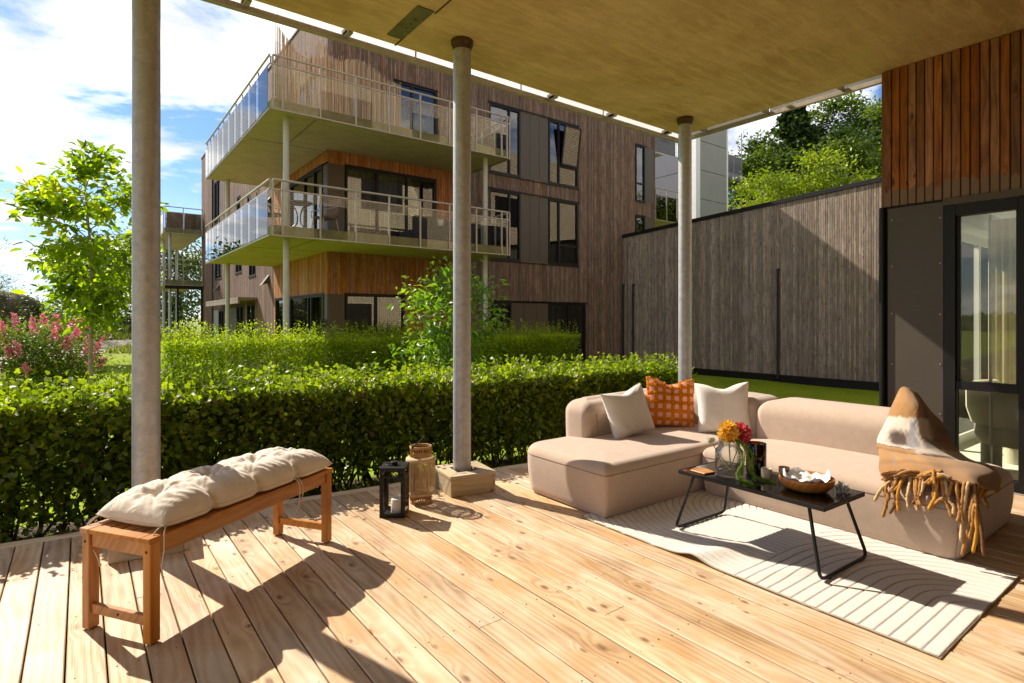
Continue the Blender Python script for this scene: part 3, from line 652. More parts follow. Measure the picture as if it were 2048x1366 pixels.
# openings on the garden front: (u0,u1,z0,z1)
F_holes = [(11.22, 15.47, 6.53, 8.90), (11.22, 15.47, 3.52, 5.93), (11.22, 15.86, GZ, 2.06),
           (18.80, 20.06, 6.47, 8.87), (18.80, 20.06, 3.50, 5.85), (7.68, 9.20, 6.52, 8.80),
           (5.60, 9.15, 3.58, 5.90), (5.60, 8.05, GZ, 2.15)]
L_holes = [(16.1, 19.9, 3.58, 5.95), (16.1, 21.7, GZ, 2.15), (24.8, 26.15, GZ, 2.05), (26.6, 30.3, GZ, 2.02),
           (31.0, 34.2, GZ, 1.9), (27.4, 28.1, 5.2, 6.9), (25.6, 26.1, 4.6, 6.6), (27.1, 28.4, 3.5, 5.0), (24.6, 25.8, 3.2, 4.6), (32.0, 33.6, 6.4, 8.6), (31.6, 33.4, 3.5, 5.6), (16.4, 19.9, 6.52, 8.85)]
orange_zone = lambda u, z: u < 9.75
mb = MB(); slats(mb, ('Y', FY), FX, FEND, -0.45, ROOF, F_holes + [(FX, 9.9, 3.34, 6.27), (FX, 9.9, -0.45, 3.34)]); o = nbp('weathered_cladding', mb, M['brown']); o['kind'] = 'stuff'
mb = MB(); slats(mb, ('Y', FY), FX, 9.9, -0.45, 3.34, F_holes); slats(mb, ('Y', FY), FX, 9.9, 3.34, 6.27, F_holes); o = nbp('sheltered_cladding', mb, M['orange']); o['kind'] = 'stuff'
mb = MB(); slats(mb, ('X', FX), FY + 0.0, 21.9, 6.27, ROOF, L_holes); slats(mb, ('X', FX), 21.9, NEND, -0.45, ROOF, L_holes, 0.10); o = nbp('weathered_side_cladding', mb, M['brown_side']); o['kind'] = 'stuff'
mb = MB(); slats(mb, ('X', FX), FY, 21.9, -0.45, 6.27, L_holes, 0.085); o = nbp('sheltered_side_cladding', mb, M['orange']); o['kind'] = 'stuff'
# carcass behind the cladding: solid panels around the openings
def carcass(face, u0, u1, z0, z1, holes, d0=0.0, d1=0.12):
    mb = MB(); us = sorted({u0, u1} | {max(u0, min(u1, h[0])) for h in holes} | {max(u0, min(u1, h[1])) for h in holes})
    for a, b in zip(us[:-1], us[1:]):
        if b - a < 0.005: continue
        mid = (a + b) / 2
        for s0, s1 in cut(z0, z1, [(h[2], h[3]) for h in holes if h[0] < mid < h[1]]):
            if face[0] == 'Y': mb.box(a, b, face[1] + d0, face[1] + d1, s0, s1)
            else: mb.box(face[1] + d0, face[1] + d1, a, b, s0, s1)
    return mb
nbp('wall', carcass(('Y', FY), FX + 0.12, FEND, GZ, ROOF - .01, F_holes, 0.001), M['frame'])
nbp('wall', carcass(('X', FX), FY + 0.002, NEND, GZ, ROOF - .01, L_holes, 0.001), M['frame'])
mb = MB(); mb.box(FX + 0.9, FEND - 0.3, FY + 0.9, FY + 0.95, GZ, ROOF - .02); mb.box(FX + 0.9, FX + 0.95, FY + 1.0, NEND - .3, GZ, ROOF - .02); nbp('room_shade_backing', mb, M['interior'])  # near-black boards paint in the unlit rooms behind the windows
mb = MB()
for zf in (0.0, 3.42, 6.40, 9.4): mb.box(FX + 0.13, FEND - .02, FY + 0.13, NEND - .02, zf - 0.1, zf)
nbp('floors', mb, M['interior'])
mb = MB(); mb.box(FX - 0.05, FEND + 0.04, FY - 0.05, NEND + 0.05, ROOF, ROOF + 0.07); nbp('roof_cap', mb, M['panel_dark'])
mb = MB(); mb.box(FEND, FEND + 0.02, FY, NEND, GZ, ROOF - .01); mb.box(FX, FEND, NEND, NEND + .02, GZ, ROOF - .01); nbp('wall', mb, M['bluegrey'])
mb = MB(); mb.box(FX + .13, FEND, FY - 0.012, FY - 0.0, GZ, -0.455); mb.box(FX - .01, FX - .0, FY, NEND, GZ, -0.455); nbp('plinth', mb, M['frame'])

def P3(face, u, n, z): return (u, face[1] - n, z) if face[0] == 'Y' else (face[1] - n, u, z)
def fbox(mb, face, u0, u1, n0, n1, z0, z1):
    if face[0] == 'Y': mb.box(u0, u1, face[1] - n1, face[1] - n0, z0, z1)
    else: mb.box(face[1] - n1, face[1] - n0, u0, u1, z0, z1)
def window(face, u0, u1, z0, z1, muls=(), trans=(), curtain=None, trim=True, fw=0.06, pane_mat=None, blind=None, drop=None, light=None):
    mb = MB()
    fbox(mb, face, u0, u0 + fw, -0.10, 0.03, z0, z1); fbox(mb, face, u1 - fw, u1, -0.10, 0.03, z0, z1)
    fbox(mb, face, u0 + fw, u1 - fw, -0.10, 0.028, z1 - fw, z1); fbox(mb, face, u0 + fw, u1 - fw, -0.10, 0.028, z0, z0 + fw)
    if trim: fbox(mb, face, u0 - 0.03, u1 + 0.03, -0.02, 0.055, z1 + 0.001, z1 + 0.035); fbox(mb, face, u0 - 0.02, u1 + 0.02, -0.02, 0.05, z0 - 0.04, z0 - 0.001)
    for m_ in muls: fbox(mb, face, m_ - fw * .55, m_ + fw * .55, -0.09, 0.022, z0 + fw, z1 - fw)
    for t in trans:
        ua, ub, tz = t if hasattr(t, '__len__') else (u0 + fw, u1 - fw, t)
        fbox(mb, face, ua, ub, -0.08, 0.020, tz - fw * .5, tz + fw * .5)
    w = nbp('window', mb, light or M['frame'])
    mb = MB(); fbox(mb, face, u0 + fw, u1 - fw, -0.035, -0.03, z0 + fw, z1 - fw); nbp('pane', mb, pane_mat or M['pane'], w)
    for c in (curtain or []):
        ca, cb, mt = c
        if face[0] == 'Y': mb = curtain_mesh(ca, cb, face[1] + 0.24, z0 + 0.02, z1 - 0.03, None, 0.03, max(3, int((cb - ca) * 9)), 'X', ca)
        else: mb = curtain_mesh(ca, cb, face[1] + 0.24, z0 + 0.02, z1 - 0.03, None, 0.03, max(3, int((cb - ca) * 9)), 'Y', ca)
        nbp('curtain', mb, mt, w, smooth=True)
    return w
def panels(face, u0, u1, z0, z1, n, mat):
    d = (u1 - u0) / n
    for i in range(n):
        mb = MB(); fbox(mb, face, u0 + i * d + 0.006, u0 + (i + 1) * d - 0.006, -0.02, 0.012, z0, z1); nbp('facade_panel', mb, mat, bevel=0.002)
    mb = MB(); fbox(mb, face, u0, u1, -0.05, -0.025, z0 + .001, z1 - .001); nbp('wall', mb, M['frame'])
YF = ('Y', FY); XF = ('X', FX)
CU = M['curtain']
for z0, z1, zt in ((6.53, 8.90, 7.25), (3.52, 5.93, 4.25)):
    window(YF, 11.24, 12.60, z0, z1, (12.12,), (), [(11.3, 11.5, CU)])
    panels(YF, 12.61, 13.93, z0, z1, 3, M['panel'])
    window(YF, 13.95, 15.45, z0, z1, (14.47,), ((14.50, 15.39, zt),), [(14.03, 14.4, CU), (14.75, 15.38, CU)] if z0 < 4 else [(14.0, 14.12, CU)])
    mb = MB(); fbox(mb, YF, 11.18, 15.50, 0.0, 0.062, z1 + 0.036, z1 + 0.06); nbp('window_flashing', mb, M['frame']); mb = MB(); fbox(mb, YF, 11.2, 15.48, 0.0, 0.058, z0 - 0.065, z0 - 0.041); nbp('window_flashing', mb, M['frame'])
# tilted open sash, top right window of the upper floor
mb = MB(); T = Matrix.Translation((14.52, FY - 0.03, 7.29)) @ Matrix.Rotation(R(9), 4, 'X')
for q in ((0, .86, 0, .05, 0, .06), (0, .86, 0, .05, 1.42, 1.48), (0, .055, 0, .05, .06, 1.42), (.805, .86, 0, .05, .06, 1.42)): mb.box(*[q[0], q[1], -q[3], -q[2], q[4], q[5]], T)
sh = nbp('open_sash', mb, M['frame']); mb = MB(); mb.box(.056, .804, -.03, -.024, .061, 1.419, T); nbp('pane', mb, M['pane'], sh)
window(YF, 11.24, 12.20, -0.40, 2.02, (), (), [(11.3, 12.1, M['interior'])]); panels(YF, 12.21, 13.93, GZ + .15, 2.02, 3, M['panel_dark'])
window(YF, 13.95, 15.84, -0.45, 2.02, (14.98,), ((14.01, 14.95, 0.42),), [(14.02, 14.9, CU), (15.05, 15.75, CU)])
mb = MB(); fbox(mb, YF, 11.16, 15.9, 0.0, 0.062, 2.056, 2.085); nbp('window_flashing', mb, M['frame'])
for z0, z1 in ((6.47, 8.87), (3.50, 5.85)):
    window(YF, 18.82, 19.42, z0, z1, (), (z0 + 0.78,)); panels(YF, 19.43, 20.04, z0, z1, 1, M['panel'])
window(YF, 7.70, 9.18, 6.54, 8.78, (8.30,), (), [(7.78, 8.2, CU), (8.8, 9.1, CU)])
# corner rooms
panels(YF, FX - 0.012, 6.13, 3.60, 5.90, 1, M['panel_dark']); panels(YF, FX - 0.012, 6.13, GZ + .1, 2.15, 1, M['panel_dark'])
panels(XF, FY - 0.0, 16.62, 3.60, 5.90, 1, M['panel_dark']); panels(XF, FY, 16.52, GZ + .1, 2.15, 1, M['panel_dark'])
window(YF, 6.15, 9.13, 3.60, 5.90, (7.14, 8.12), (), [(6.25, 7.05, M['curtain_beige']), (7.25, 7.9, CU), (8.6, 9.05, CU)])
window(YF, 6.15, 8.03, -0.3, 2.15, (7.10,), (), [(6.22, 7.04, CU), (7.16, 7.96, CU)])
window(XF, 16.64, 19.88, 3.60, 5.92, (17.45, 18.4), ()); window(XF, 16.54, 21.68, -0.3, 2.15, (17.7, 18.0, 19.9), (), [(20.2, 21.5, CU)])
window(XF, 24.82, 26.13, -0.3, 2.05, (25.4,), (), [(24.9, 25.3, CU)]); panels(XF, 26.17, 26.58, GZ, 2.05, 1, M['greyclad'])
window(XF, 26.62, 28.2, -0.3, 2.02, (27.5,), ()); panels(XF, 28.25, 30.28, GZ, 2.0, 2, M['panel'])
window(XF, 31.02, 32.4, -0.3, 1.9, (31.7,), ()); panels(XF, 32.45, 34.18, GZ, 1.9, 2, M['greyclad'])
for a, b, c, d in ((27.4, 28.1, 5.2, 6.9), (25.6, 26.1, 4.6, 6.6), (27.1, 28.4, 3.5, 5.0), (24.6, 25.8, 3.2, 4.6), (32.0, 33.6, 6.4, 8.6), (31.6, 33.4, 3.5, 5.6), (16.4, 19.9, 6.52, 8.85)):
    window(XF, a + .01, b - .01, c + .01, d - .01, ((a + b) / 2,) if b - a > 1 else ())
for u, z in ((22.5, 2.8), (32.1, 2.95), (22.3, 5.7)):   # little hooded vents
    mb = MB(); mb.add([P3(XF, u, 0.02, z), P3(XF, u + .34, 0.02, z), P3(XF, u + .34, 0.30, z - .1), P3(XF, u, 0.30, z - .1), P3(XF, u, 0.02, z + .30), P3(XF, u + .34, 0.02, z + .30)], [(0, 1, 2, 3), (3, 2, 5, 4), (0, 3, 4), (1, 5, 2), (0, 4, 5, 1)]); nbp('vent_hood', mb, M['panel'])
mb = MB(); mb.box(FX - 0.75, FX - 0.03, 24.3, 31.5, 2.22, 2.30); mb.box(FX - 0.75, FX - 0.68, 24.3, 31.5, 2.06, 2.215); nbp('timber_awning', mb, M['grey'])
mb = MB(); mb.tube([(FX - 0.05, 33.9, GZ), (FX - 0.05, 33.9, ROOF)], 0.05, 8); nbp('downpipe', mb, M['black'])
mb = MB(); mb.box(FX - 0.16, FX - 0.045, 16.30, 16.44, 1.16, 1.42); nbp('wall_lamp', mb, M['black'], bevel=0.01)
mb = MB(); mb.box(FX - 0.16, FX - 0.045, 16.30, 16.44, 4.78, 5.02); nbp('wall_lamp', mb, M['black'], bevel=0.01)

# balconies -------------------------------------------------------------
def balcony(parent, fn, poly, zu, th, runs, gtop=1.02, rtop=1.22, joint=None, edge=M['slabedge']):
    """runs: list of (p0, p1, [param distances of posts], framed?)"""
    mb = MB(); mb.prism(poly, zu, zu + th); sl = fn('balcony', mb, M['slab'], parent, bevel=0.01)
    mb = MB()
    for (a, b) in zip(poly, poly[1:] + poly[:1]):
        pass
    for p0, p1, posts, framed in runs:
        a = Vector(p0); b = Vector(p1); d = (b - a).normalized(); L = (b - a).length; nrm = Vector((d.y, -d.x)) if True else None
        if nrm.dot(a - Vector(poly[2])) < 0 and nrm.dot(b - Vector(poly[2])) < 0: nrm = -nrm
        off = nrm * 0.05
        A = a + off; B = b + off
        mb = MB(); mb.tube([(A.x, A.y, zu + rtop), (B.x, B.y, zu + rtop)], 0.028, 8); fn('handrail', mb, M['rail'], sl, smooth='auto')
        mb = MB(); mb.bar((A.x, A.y, zu + gtop), (B.x, B.y, zu + gtop), 0.03, 0.035); mb.bar((A.x, A.y, zu - 0.01), (B.x, B.y, zu - 0.01), 0.045, 0.03); fn('glazing_rail', mb, M['rail'], sl)
        mb = MB(); E = a + nrm * 0.004; E2 = b + nrm * 0.004
        mb.bar((E.x, E.y, zu + th * .5), (E2.x, E2.y, zu + th * .5), 0.006, th - 0.03); fn('slab_face', mb, edge, sl)
        for s in posts:
            q = A + d * s; mb = MB()
            if framed: mb.bar((q.x, q.y, zu - 0.02), (q.x, q.y, zu + rtop - 0.02), 0.04, 0.04)
            else: mb.bar((q.x - nrm.x * .03, q.y - nrm.y * .03, zu + gtop), (q.x - nrm.x * .03, q.y - nrm.y * .03, zu + rtop - 0.02), 0.03, 0.03)
            fn('post', mb, M['rail'], sl)
        for s0, s1 in zip(posts[:-1], posts[1:]):
            g = 0.022 if framed else 0.012
            q0 = A + d * (s0 + g) ; q1 = A + d * (s1 - g)
            if not framed: q0 = q0 + nrm * 0.03; q1 = q1 + nrm * 0.03
            mb = MB(); mb.bar((q0.x, q0.y, zu + (0.01 + gtop - 0.02) / 2), (q1.x, q1.y, zu + (0.01 + gtop - 0.02) / 2), 0.008, gtop - 0.05); fn('pane', mb, M['glass'], sl)
    return sl
BX = 3.5; BY = 13.8; BR = 10.28; BL = 22.1
polyL = [(BX, BY), (BR, BY), (BR, FY - .03), (FX - .03, FY - .03), (FX - .03, BL), (BX, BL)]
front_posts = [p - BX for p in (3.51, 4.6, 5.49, 6.39, 7.29, 8.2, 9.1, 10.0)]; front_posts.insert(1, 0.22)
side_posts = [p - BY for p in (13.82, 14.93, 15.81, 16.66, 17.46, 18.34, 19.21, 20.0, 20.85, 21.4, 22.0)]
nbfn = lambda name, mb, mat, parent, **k: nbp(name, mb, mat, parent, **k)
for zu, gt, rt in ((3.36, 1.05, 1.27), (6.27, 1.02, 1.22)):
    sl = balcony(nb, nbfn, polyL, zu, 0.24, [((BX, BY), (BR, BY), front_posts + [6.70], True), ((BX, BL), (BX, BY), [BL - BY - s for s in reversed(side_posts)], False), ((BR, BY), (BR, FY - .1), [0.0, 0.75, 1.5, 2.2], True)], gt, rt)
    mb = MB(); mb.box(4.55, 4.57, 13.95, 16.15, zu - 0.004, zu + .002); mb.box(3.6, 5.6, 16.4, 16.42, zu - 0.004, zu + .002); nbp('slab_joint', mb, M['collar'], sl)
for cx, cy in ((3.93, 14.2), (9.72, 14.2), (4.05, 21.7)):
    for z0, z1 in ((GZ, 3.358), (3.602, 6.268)):
        mb = MB(); mb.lathe([(0.07, z0), (0.07, z1)], 20, (cx, cy, 0)); nbp('column', mb, M['colm'], smooth='auto')
# far corner balconies
poly2 = [(3.75, 36.9), (FX - .03, 36.9), (FX - .03, 37.5), (FX - .03, 45.0), (3.75, 45.0)]
poly2 = [(2.2, 36.9), (FX - .03, 36.9), (FX - .03, 45.0), (2.2, 45.0)]
poly2 = [(3.7, 36.9), (FX - .03, 36.9), (FX - .03, 46.0), (3.7, 46.0)]
for zu in (3.36, 6.27):
    balcony(nb, nbfn, poly2, zu, 0.30, [((3.7, 36.9), (5.6, 36.9), [0.02, 0.9, 1.85], True), ((3.7, 46.0), (3.7, 36.9), [0.1, 1.6, 3.1, 4.6, 6.1, 7.6, 9.05], True)], 1.15, 1.45)
for cx, cy in ((4.0, 37.3), (4.0, 40.4), (4.0, 45.6), (5.3, 45.6)):
    for z0, z1 in ((GZ, 3.358), (3.662, 6.268)):
        mb = MB(); mb.lathe([(0.08, z0), (0.08, z1)], 16, (cx, cy, 0)); nbp('column', mb, M['galv'], smooth='auto')
mb = MB(); mb.box(3.72, FX, 36.93, 37.03, 3.15, 3.355)
for q in (4.3, 5.5): mb.box(q, q + .1, 36.93, 37.03, GZ, 3.15)
nbp('steel_frame', mb, M['black'])

# ================================================================== LOW TIMBER WALL
WXX = 18.0
gw = thing('boundary_wall', 'long windowless grey timber wall with sloping black cap and a downpipe, beyond the lawn', 'wall', (WXX, 2.4, -0.6))
W0 = Matrix.Translation((-WXX, -2.4, 0.6))
def gwp(name, mb, mat, parent=gw, **k):
    me = mb.mesh(name, mat, **k); me.transform(W0); return inst(name, me, parent)
top = lambda y: 5.29 - (y - 6.58) * (0.48 / 9.6)
mb = MB(); slats(mb, ('X', WXX), 2.4, FY - 0.03, -0.36, 5, [], 0.066, 0.010, 0.022, lambda u: top(u)); o = gwp('wall_slats', mb, M['grey']); o['kind'] = 'stuff'
mb = MB(); mb.add([(WXX + .001, 2.4, -.7), (WXX + .25, 2.4, -.7), (WXX + .25, 2.4, top(2.4)), (WXX + .001, 2.4, top(2.4)), (WXX + .001, FY - .03, -.7), (WXX + .25, FY - .03, -.7), (WXX + .25, FY - .03, top(FY)), (WXX + .001, FY - .03, top(FY))], [(0, 1, 2, 3), (4, 7, 6, 5), (0, 3, 7, 4), (1, 5, 6, 2), (3, 2, 6, 7), (0, 4, 5, 1)]); gwp('wall_core', mb, M['frame'])
mb = MB(); mb.bar((WXX + .10, 2.4, top(2.4) + 0.07), (WXX + .10, FY - .05, top(FY) + 0.07), 0.34, 0.13); gwp('wall_cap', mb, M['black'], bevel=0.004)
mb = MB(); mb.box(WXX - 0.05, WXX - 0.001, 2.4, FY - .03, -.75, -0.38); gwp('plinth', mb, M['black'])
for py, zt in ((9.5, 3.03), (15.55, 2.85), (16.08, 2.85)):
    mb = MB(); mb.tube([(WXX + .02, py, zt), (WXX - .06, py, zt), (WXX - .085, py, zt - .04), (WXX - .085, py, -.42), (WXX - .15, py, -.5)], 0.042, 10)
    for zc in (2.2, .9): mb.lathe([(0.05, zc), (0.05, zc + .05)], 10, (WXX - .085, py, 0))
    gwp('downpipe', mb, M['black'], smooth='auto')

# ================================================================== GREY BUILDING BEHIND
gb = thing('apartment_building', 'pale grey metal-clad apartment block with glazed balconies, behind the low timber wall', 'building', (28.5, 20, 0))
B0 = Matrix.Translation((-28.5, -20, 0))
def gbp(name, mb, mat, parent=gb, **k):
    me = mb.mesh(name, mat, **k); me.transform(B0); return inst(name, me, parent)
mb = MB(); mb.box(28.56, 31.55, 20.05, 34, -1, 18); gbp('wall', mb, M['bluegrey'])
z = 0.0; i = 0
while z < 18:
    mb = MB(); mb.box(28.9, 31.6, 19.99, 20.04, z + 0.01, z + 1.68); gbp('facade_panel', mb, M['greyclad'], bevel=0.004)
    mb = MB(); mb.box(28.50, 28.54, 20.42, 24, z + 0.01, z + 1.68); gbp('facade_panel', mb, M['bluegrey'], bevel=0.004)
    mb = MB(); mb.box(28.50, 28.54, 24.02, 33.9, z + 0.01, z + 1.68); gbp('facade_panel', mb, M['bluegrey'], bevel=0.004)
    z += 1.70
mb = MB(); mb.box(28.49, 28.89, 19.98, 20.4, -1, 18); gbp('white_corner_strip', mb, M['white'], bevel=0.01)  # plain white strip down the corner
mb = MB(); mb.box(31.605, 31.75, 19.98, 20.1, -1, 18); gbp('white_corner_strip', mb, M['white'])
# glazed balconies on its right
for zf in (7.2, 10.4):
    mb = MB(); mb.box(31.76, 34.0, 20.2, 23, zf, zf + 0.2); b = gbp('balcony', mb, M['rail'])
    for a in (31.8, 32.7, 33.6):
        mb = MB(); mb.bar((a, 20.2, zf + .2), (a, 20.2, zf + (2.9 if a > 33 else 1.3)), 0.05); gbp('post', mb, M['rail'], b)
    for a in (31.85, 32.75):
        mb = MB(); mb.box(a, a + .85, 20.19, 20.2, zf - .2, zf + 1.25); gbp('pane', mb, M['glass'], b)
    mb = MB(); mb.bar((31.78, 20.2, zf + 1.3), (33.6, 20.2, zf + 1.3), 0.05); gbp('handrail', mb, M['rail'], b)
mb = MB(); mb.box(31.76, 33.2, 20.9, 20.95, 3, 10.2); w = gbp('window', mb, M['frame'])
for a in (31.85, 32.55):
    mb = MB(); mb.box(a, a + .6, 20.85, 20.87, 7.5, 10.1); gbp('pane', mb, M['pane'], w)
# side balcony at the end of the timber building
sb_poly = [(FEND + .03, 16.9), (23.2, 16.9), (23.2, 19.5), (FEND + .03, 19.5)]
balcony(nb, nbfn, sb_poly, 6.0, 0.26, [((FEND + .05, 16.9), (23.2, 16.9), [0.0, 0.8, 1.6, 2.4, 3.1], True)], 1.15, 1.45)
mb = MB(); mb.box(FEND + .05, 21.6, 16.9, 17.9, 9.05, 9.12); nbp('glass_canopy', mb, M['rail'])
mb = MB(); mb.box(FEND + .03, 23.2, 17.2, 17.24, 9.3, 10.6); nbp('canopy_pane', mb, M['glass'])
for a in (20.4, 20.9):
    mb = MB(); mb.tube([(a, 17.4, 7.4), (a, 17.4, 9.0)], 0.06, 8); nbp('white_post', mb, M['white'])

# ================================================================== PLANTS
def hedge(name, label, p0, p1, width, zb, ztop, n, size, mat, seed, sprig=0.12, nsprig=300, tmpl=T_WIDE, stems=250, gap_bottom=0.25, group=None, toplight_bias=0.42, shell=0.10):
    g = np.random.default_rng(seed); p0 = np.array(p0, float); p1 = np.array(p1, float); d = p1 - p0; L = np.linalg.norm(d); d = d / L; nr = np.array([-d[1], d[0]])
    root = thing(name, label, 'hedge', (float(p0[0]), float(p0[1]), zb), 0, group)
    def pos(u, w, z):
        P = p0[None] + d[None] * u[:, None] + nr[None] * w[:, None]
        return np.stack([P[:, 0] - p0[0], P[:, 1] - p0[1], z - zb], 1)
    u = g.random(n) * L; H = ztop - zb
    # choose a face by area: two long sides, top, ends, interior
    kind = g.random(n); depth = g.exponential(shell, n)
    w = np.empty(n); z = np.empty(n)
    A = np.array([H, H, width * 1.3, 0.35 * H]); A = np.cumsum(A / A.sum())
    a = kind < A[0]; b = (kind >= A[0]) & (kind < A[1]); c = (kind >= A[1]) & (kind < A[2]); e = kind >= A[2]
    zr = g.random(n) ** 0.8
    w[a] = -width / 2 + depth[a]; w[b] = width / 2 - depth[b]; z[a | b] = zb + H * zr[a | b]
    w[c] = (g.random(c.sum()) - .5) * width; z[c] = ztop - depth[c]
    w[e] = (g.random(e.sum()) - .5) * width; z[e] = zb + H * zr[e]
    # uneven clipped surface
    zadj = (0.07 - 0.12 * u / L) * (1 if seed == 11 else 0); z += zadj * ((z - zb) / H)
    bump = 0.10 * wob(u * .9, z * 1.3, 0, 1.0, seed) + 0.03 * wob(u * 2.2, z * 2.2, w, 1.4, seed + 3)
    w += np.where(w < 0, -1, 1) * bump * (np.abs(w) / (width / 2)); z += np.where(c, 0.05 * wob(u * .8, w * 2.5, 0, 1, seed + 1) + 0.02 * wob(u * 3, w * 3, 0, 1.5, seed), 0)
    lowthin = (z < zb + gap_bottom) & (g.random(n) < 0.75); keep = ~lowthin & ~((wob(u * 2.6, z * 3.6, 0, 1.2, seed + 9) > .62) & (np.abs(w) > width * .32) & (z < ztop - .12) & (g.random(n) < .85))
    r = np.clip(g.random(n) * 0.75 + toplight_bias * ((z - zb) / H) ** 3, 0, .93); r[g.random(n) < .012] = 1.0  # leaves brighten towards the top, sunlight painted into their colour
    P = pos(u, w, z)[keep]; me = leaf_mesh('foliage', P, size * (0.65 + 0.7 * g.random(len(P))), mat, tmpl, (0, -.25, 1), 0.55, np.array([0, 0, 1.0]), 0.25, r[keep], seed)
    o = inst('foliage', me, root); o['kind'] = 'stuff'
    # young shoots above the clipped top
    Ps = []; Rs = []
    mb = MB()
    for i in range(nsprig):
        uu = g.random() * L; ww = (g.random() - .5) * width * .95; zt = ztop + (0.07 - 0.12 * uu / L) * (1 if seed == 11 else 0) + 0.05 * float(wob(uu * .8, ww * 2.5, 0, 1, seed + 1)); h = sprig * (0.3 + g.random() ** 2.2 * 1.6)
        q = pos(np.array([uu]), np.array([ww]), np.array([zt]))[0]; lean = g.normal(size=2) * .2 * h
        m_ = max(3, int(h / size * 1.6))
        for k in range(m_ + 1): Ps.append(q + np.array([lean[0] * k / m_, lean[1] * k / m_, h * k / m_]) + g.normal(size=3) * size * .18); Rs.append(0.55 + 0.4 * g.random())
        mb.tube([tuple(q - np.array([0, 0, .05])), tuple(q + np.array([lean[0], lean[1], h]))], [0.0018, 0.001], 3, False)
    Ps = np.array(Ps)
    o = inst('shoots', leaf_mesh('shoots', Ps, size * (0.6 + 0.5 * g.random(len(Ps))), mat, tmpl, (0, 0, 1), 0.5, np.array([0, 0, 1.0]), 0.6, np.array(Rs), seed + 1), root); o['kind'] = 'stuff'
    for i in range(stems):
        uu = g.random() * L; ww = (g.random() - .5) * width * .6; q = pos(np.array([uu]), np.array([ww]), np.array([zb - .05]))[0]
        pts = [q]; 
        for k in range(4): q = q + np.array([g.normal() * .07, g.normal() * .07, H / 4.3]); pts.append(q.copy())
        mb.tube([tuple(p) for p in pts], [0.011, 0.009, 0.007, 0.004, 0.002], 4, False)
    o = mb.build('stems', M['twig'], root); o['kind'] = 'stuff'
    return root
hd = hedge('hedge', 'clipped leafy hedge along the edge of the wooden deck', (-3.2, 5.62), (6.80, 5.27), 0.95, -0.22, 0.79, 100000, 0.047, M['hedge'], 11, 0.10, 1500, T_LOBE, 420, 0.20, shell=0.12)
hd2 = hedge('hedge', 'taller fine-leaved hedge before the timber apartments, sunlit left half, shaded right half', (1.25, 12.9), (11.2, 12.2), 1.3, -0.62, 0.98, 90000, 0.055, M['hedge2'], 23, 0.22, 1700, T_LEAF, 150, 0.2, toplight_bias=0.55, shell=0.14)
hd3 = hedge('hedge', 'loose shaded shrubs by the curtained ground-floor window', (9.4, 14.6), (13.0, 14.4), 1.2, -0.62, 0.55, 14000, 0.055, M['hedge2'], 31, 0.3, 260, T_LEAF, 30, 0.1, toplight_bias=0.1)

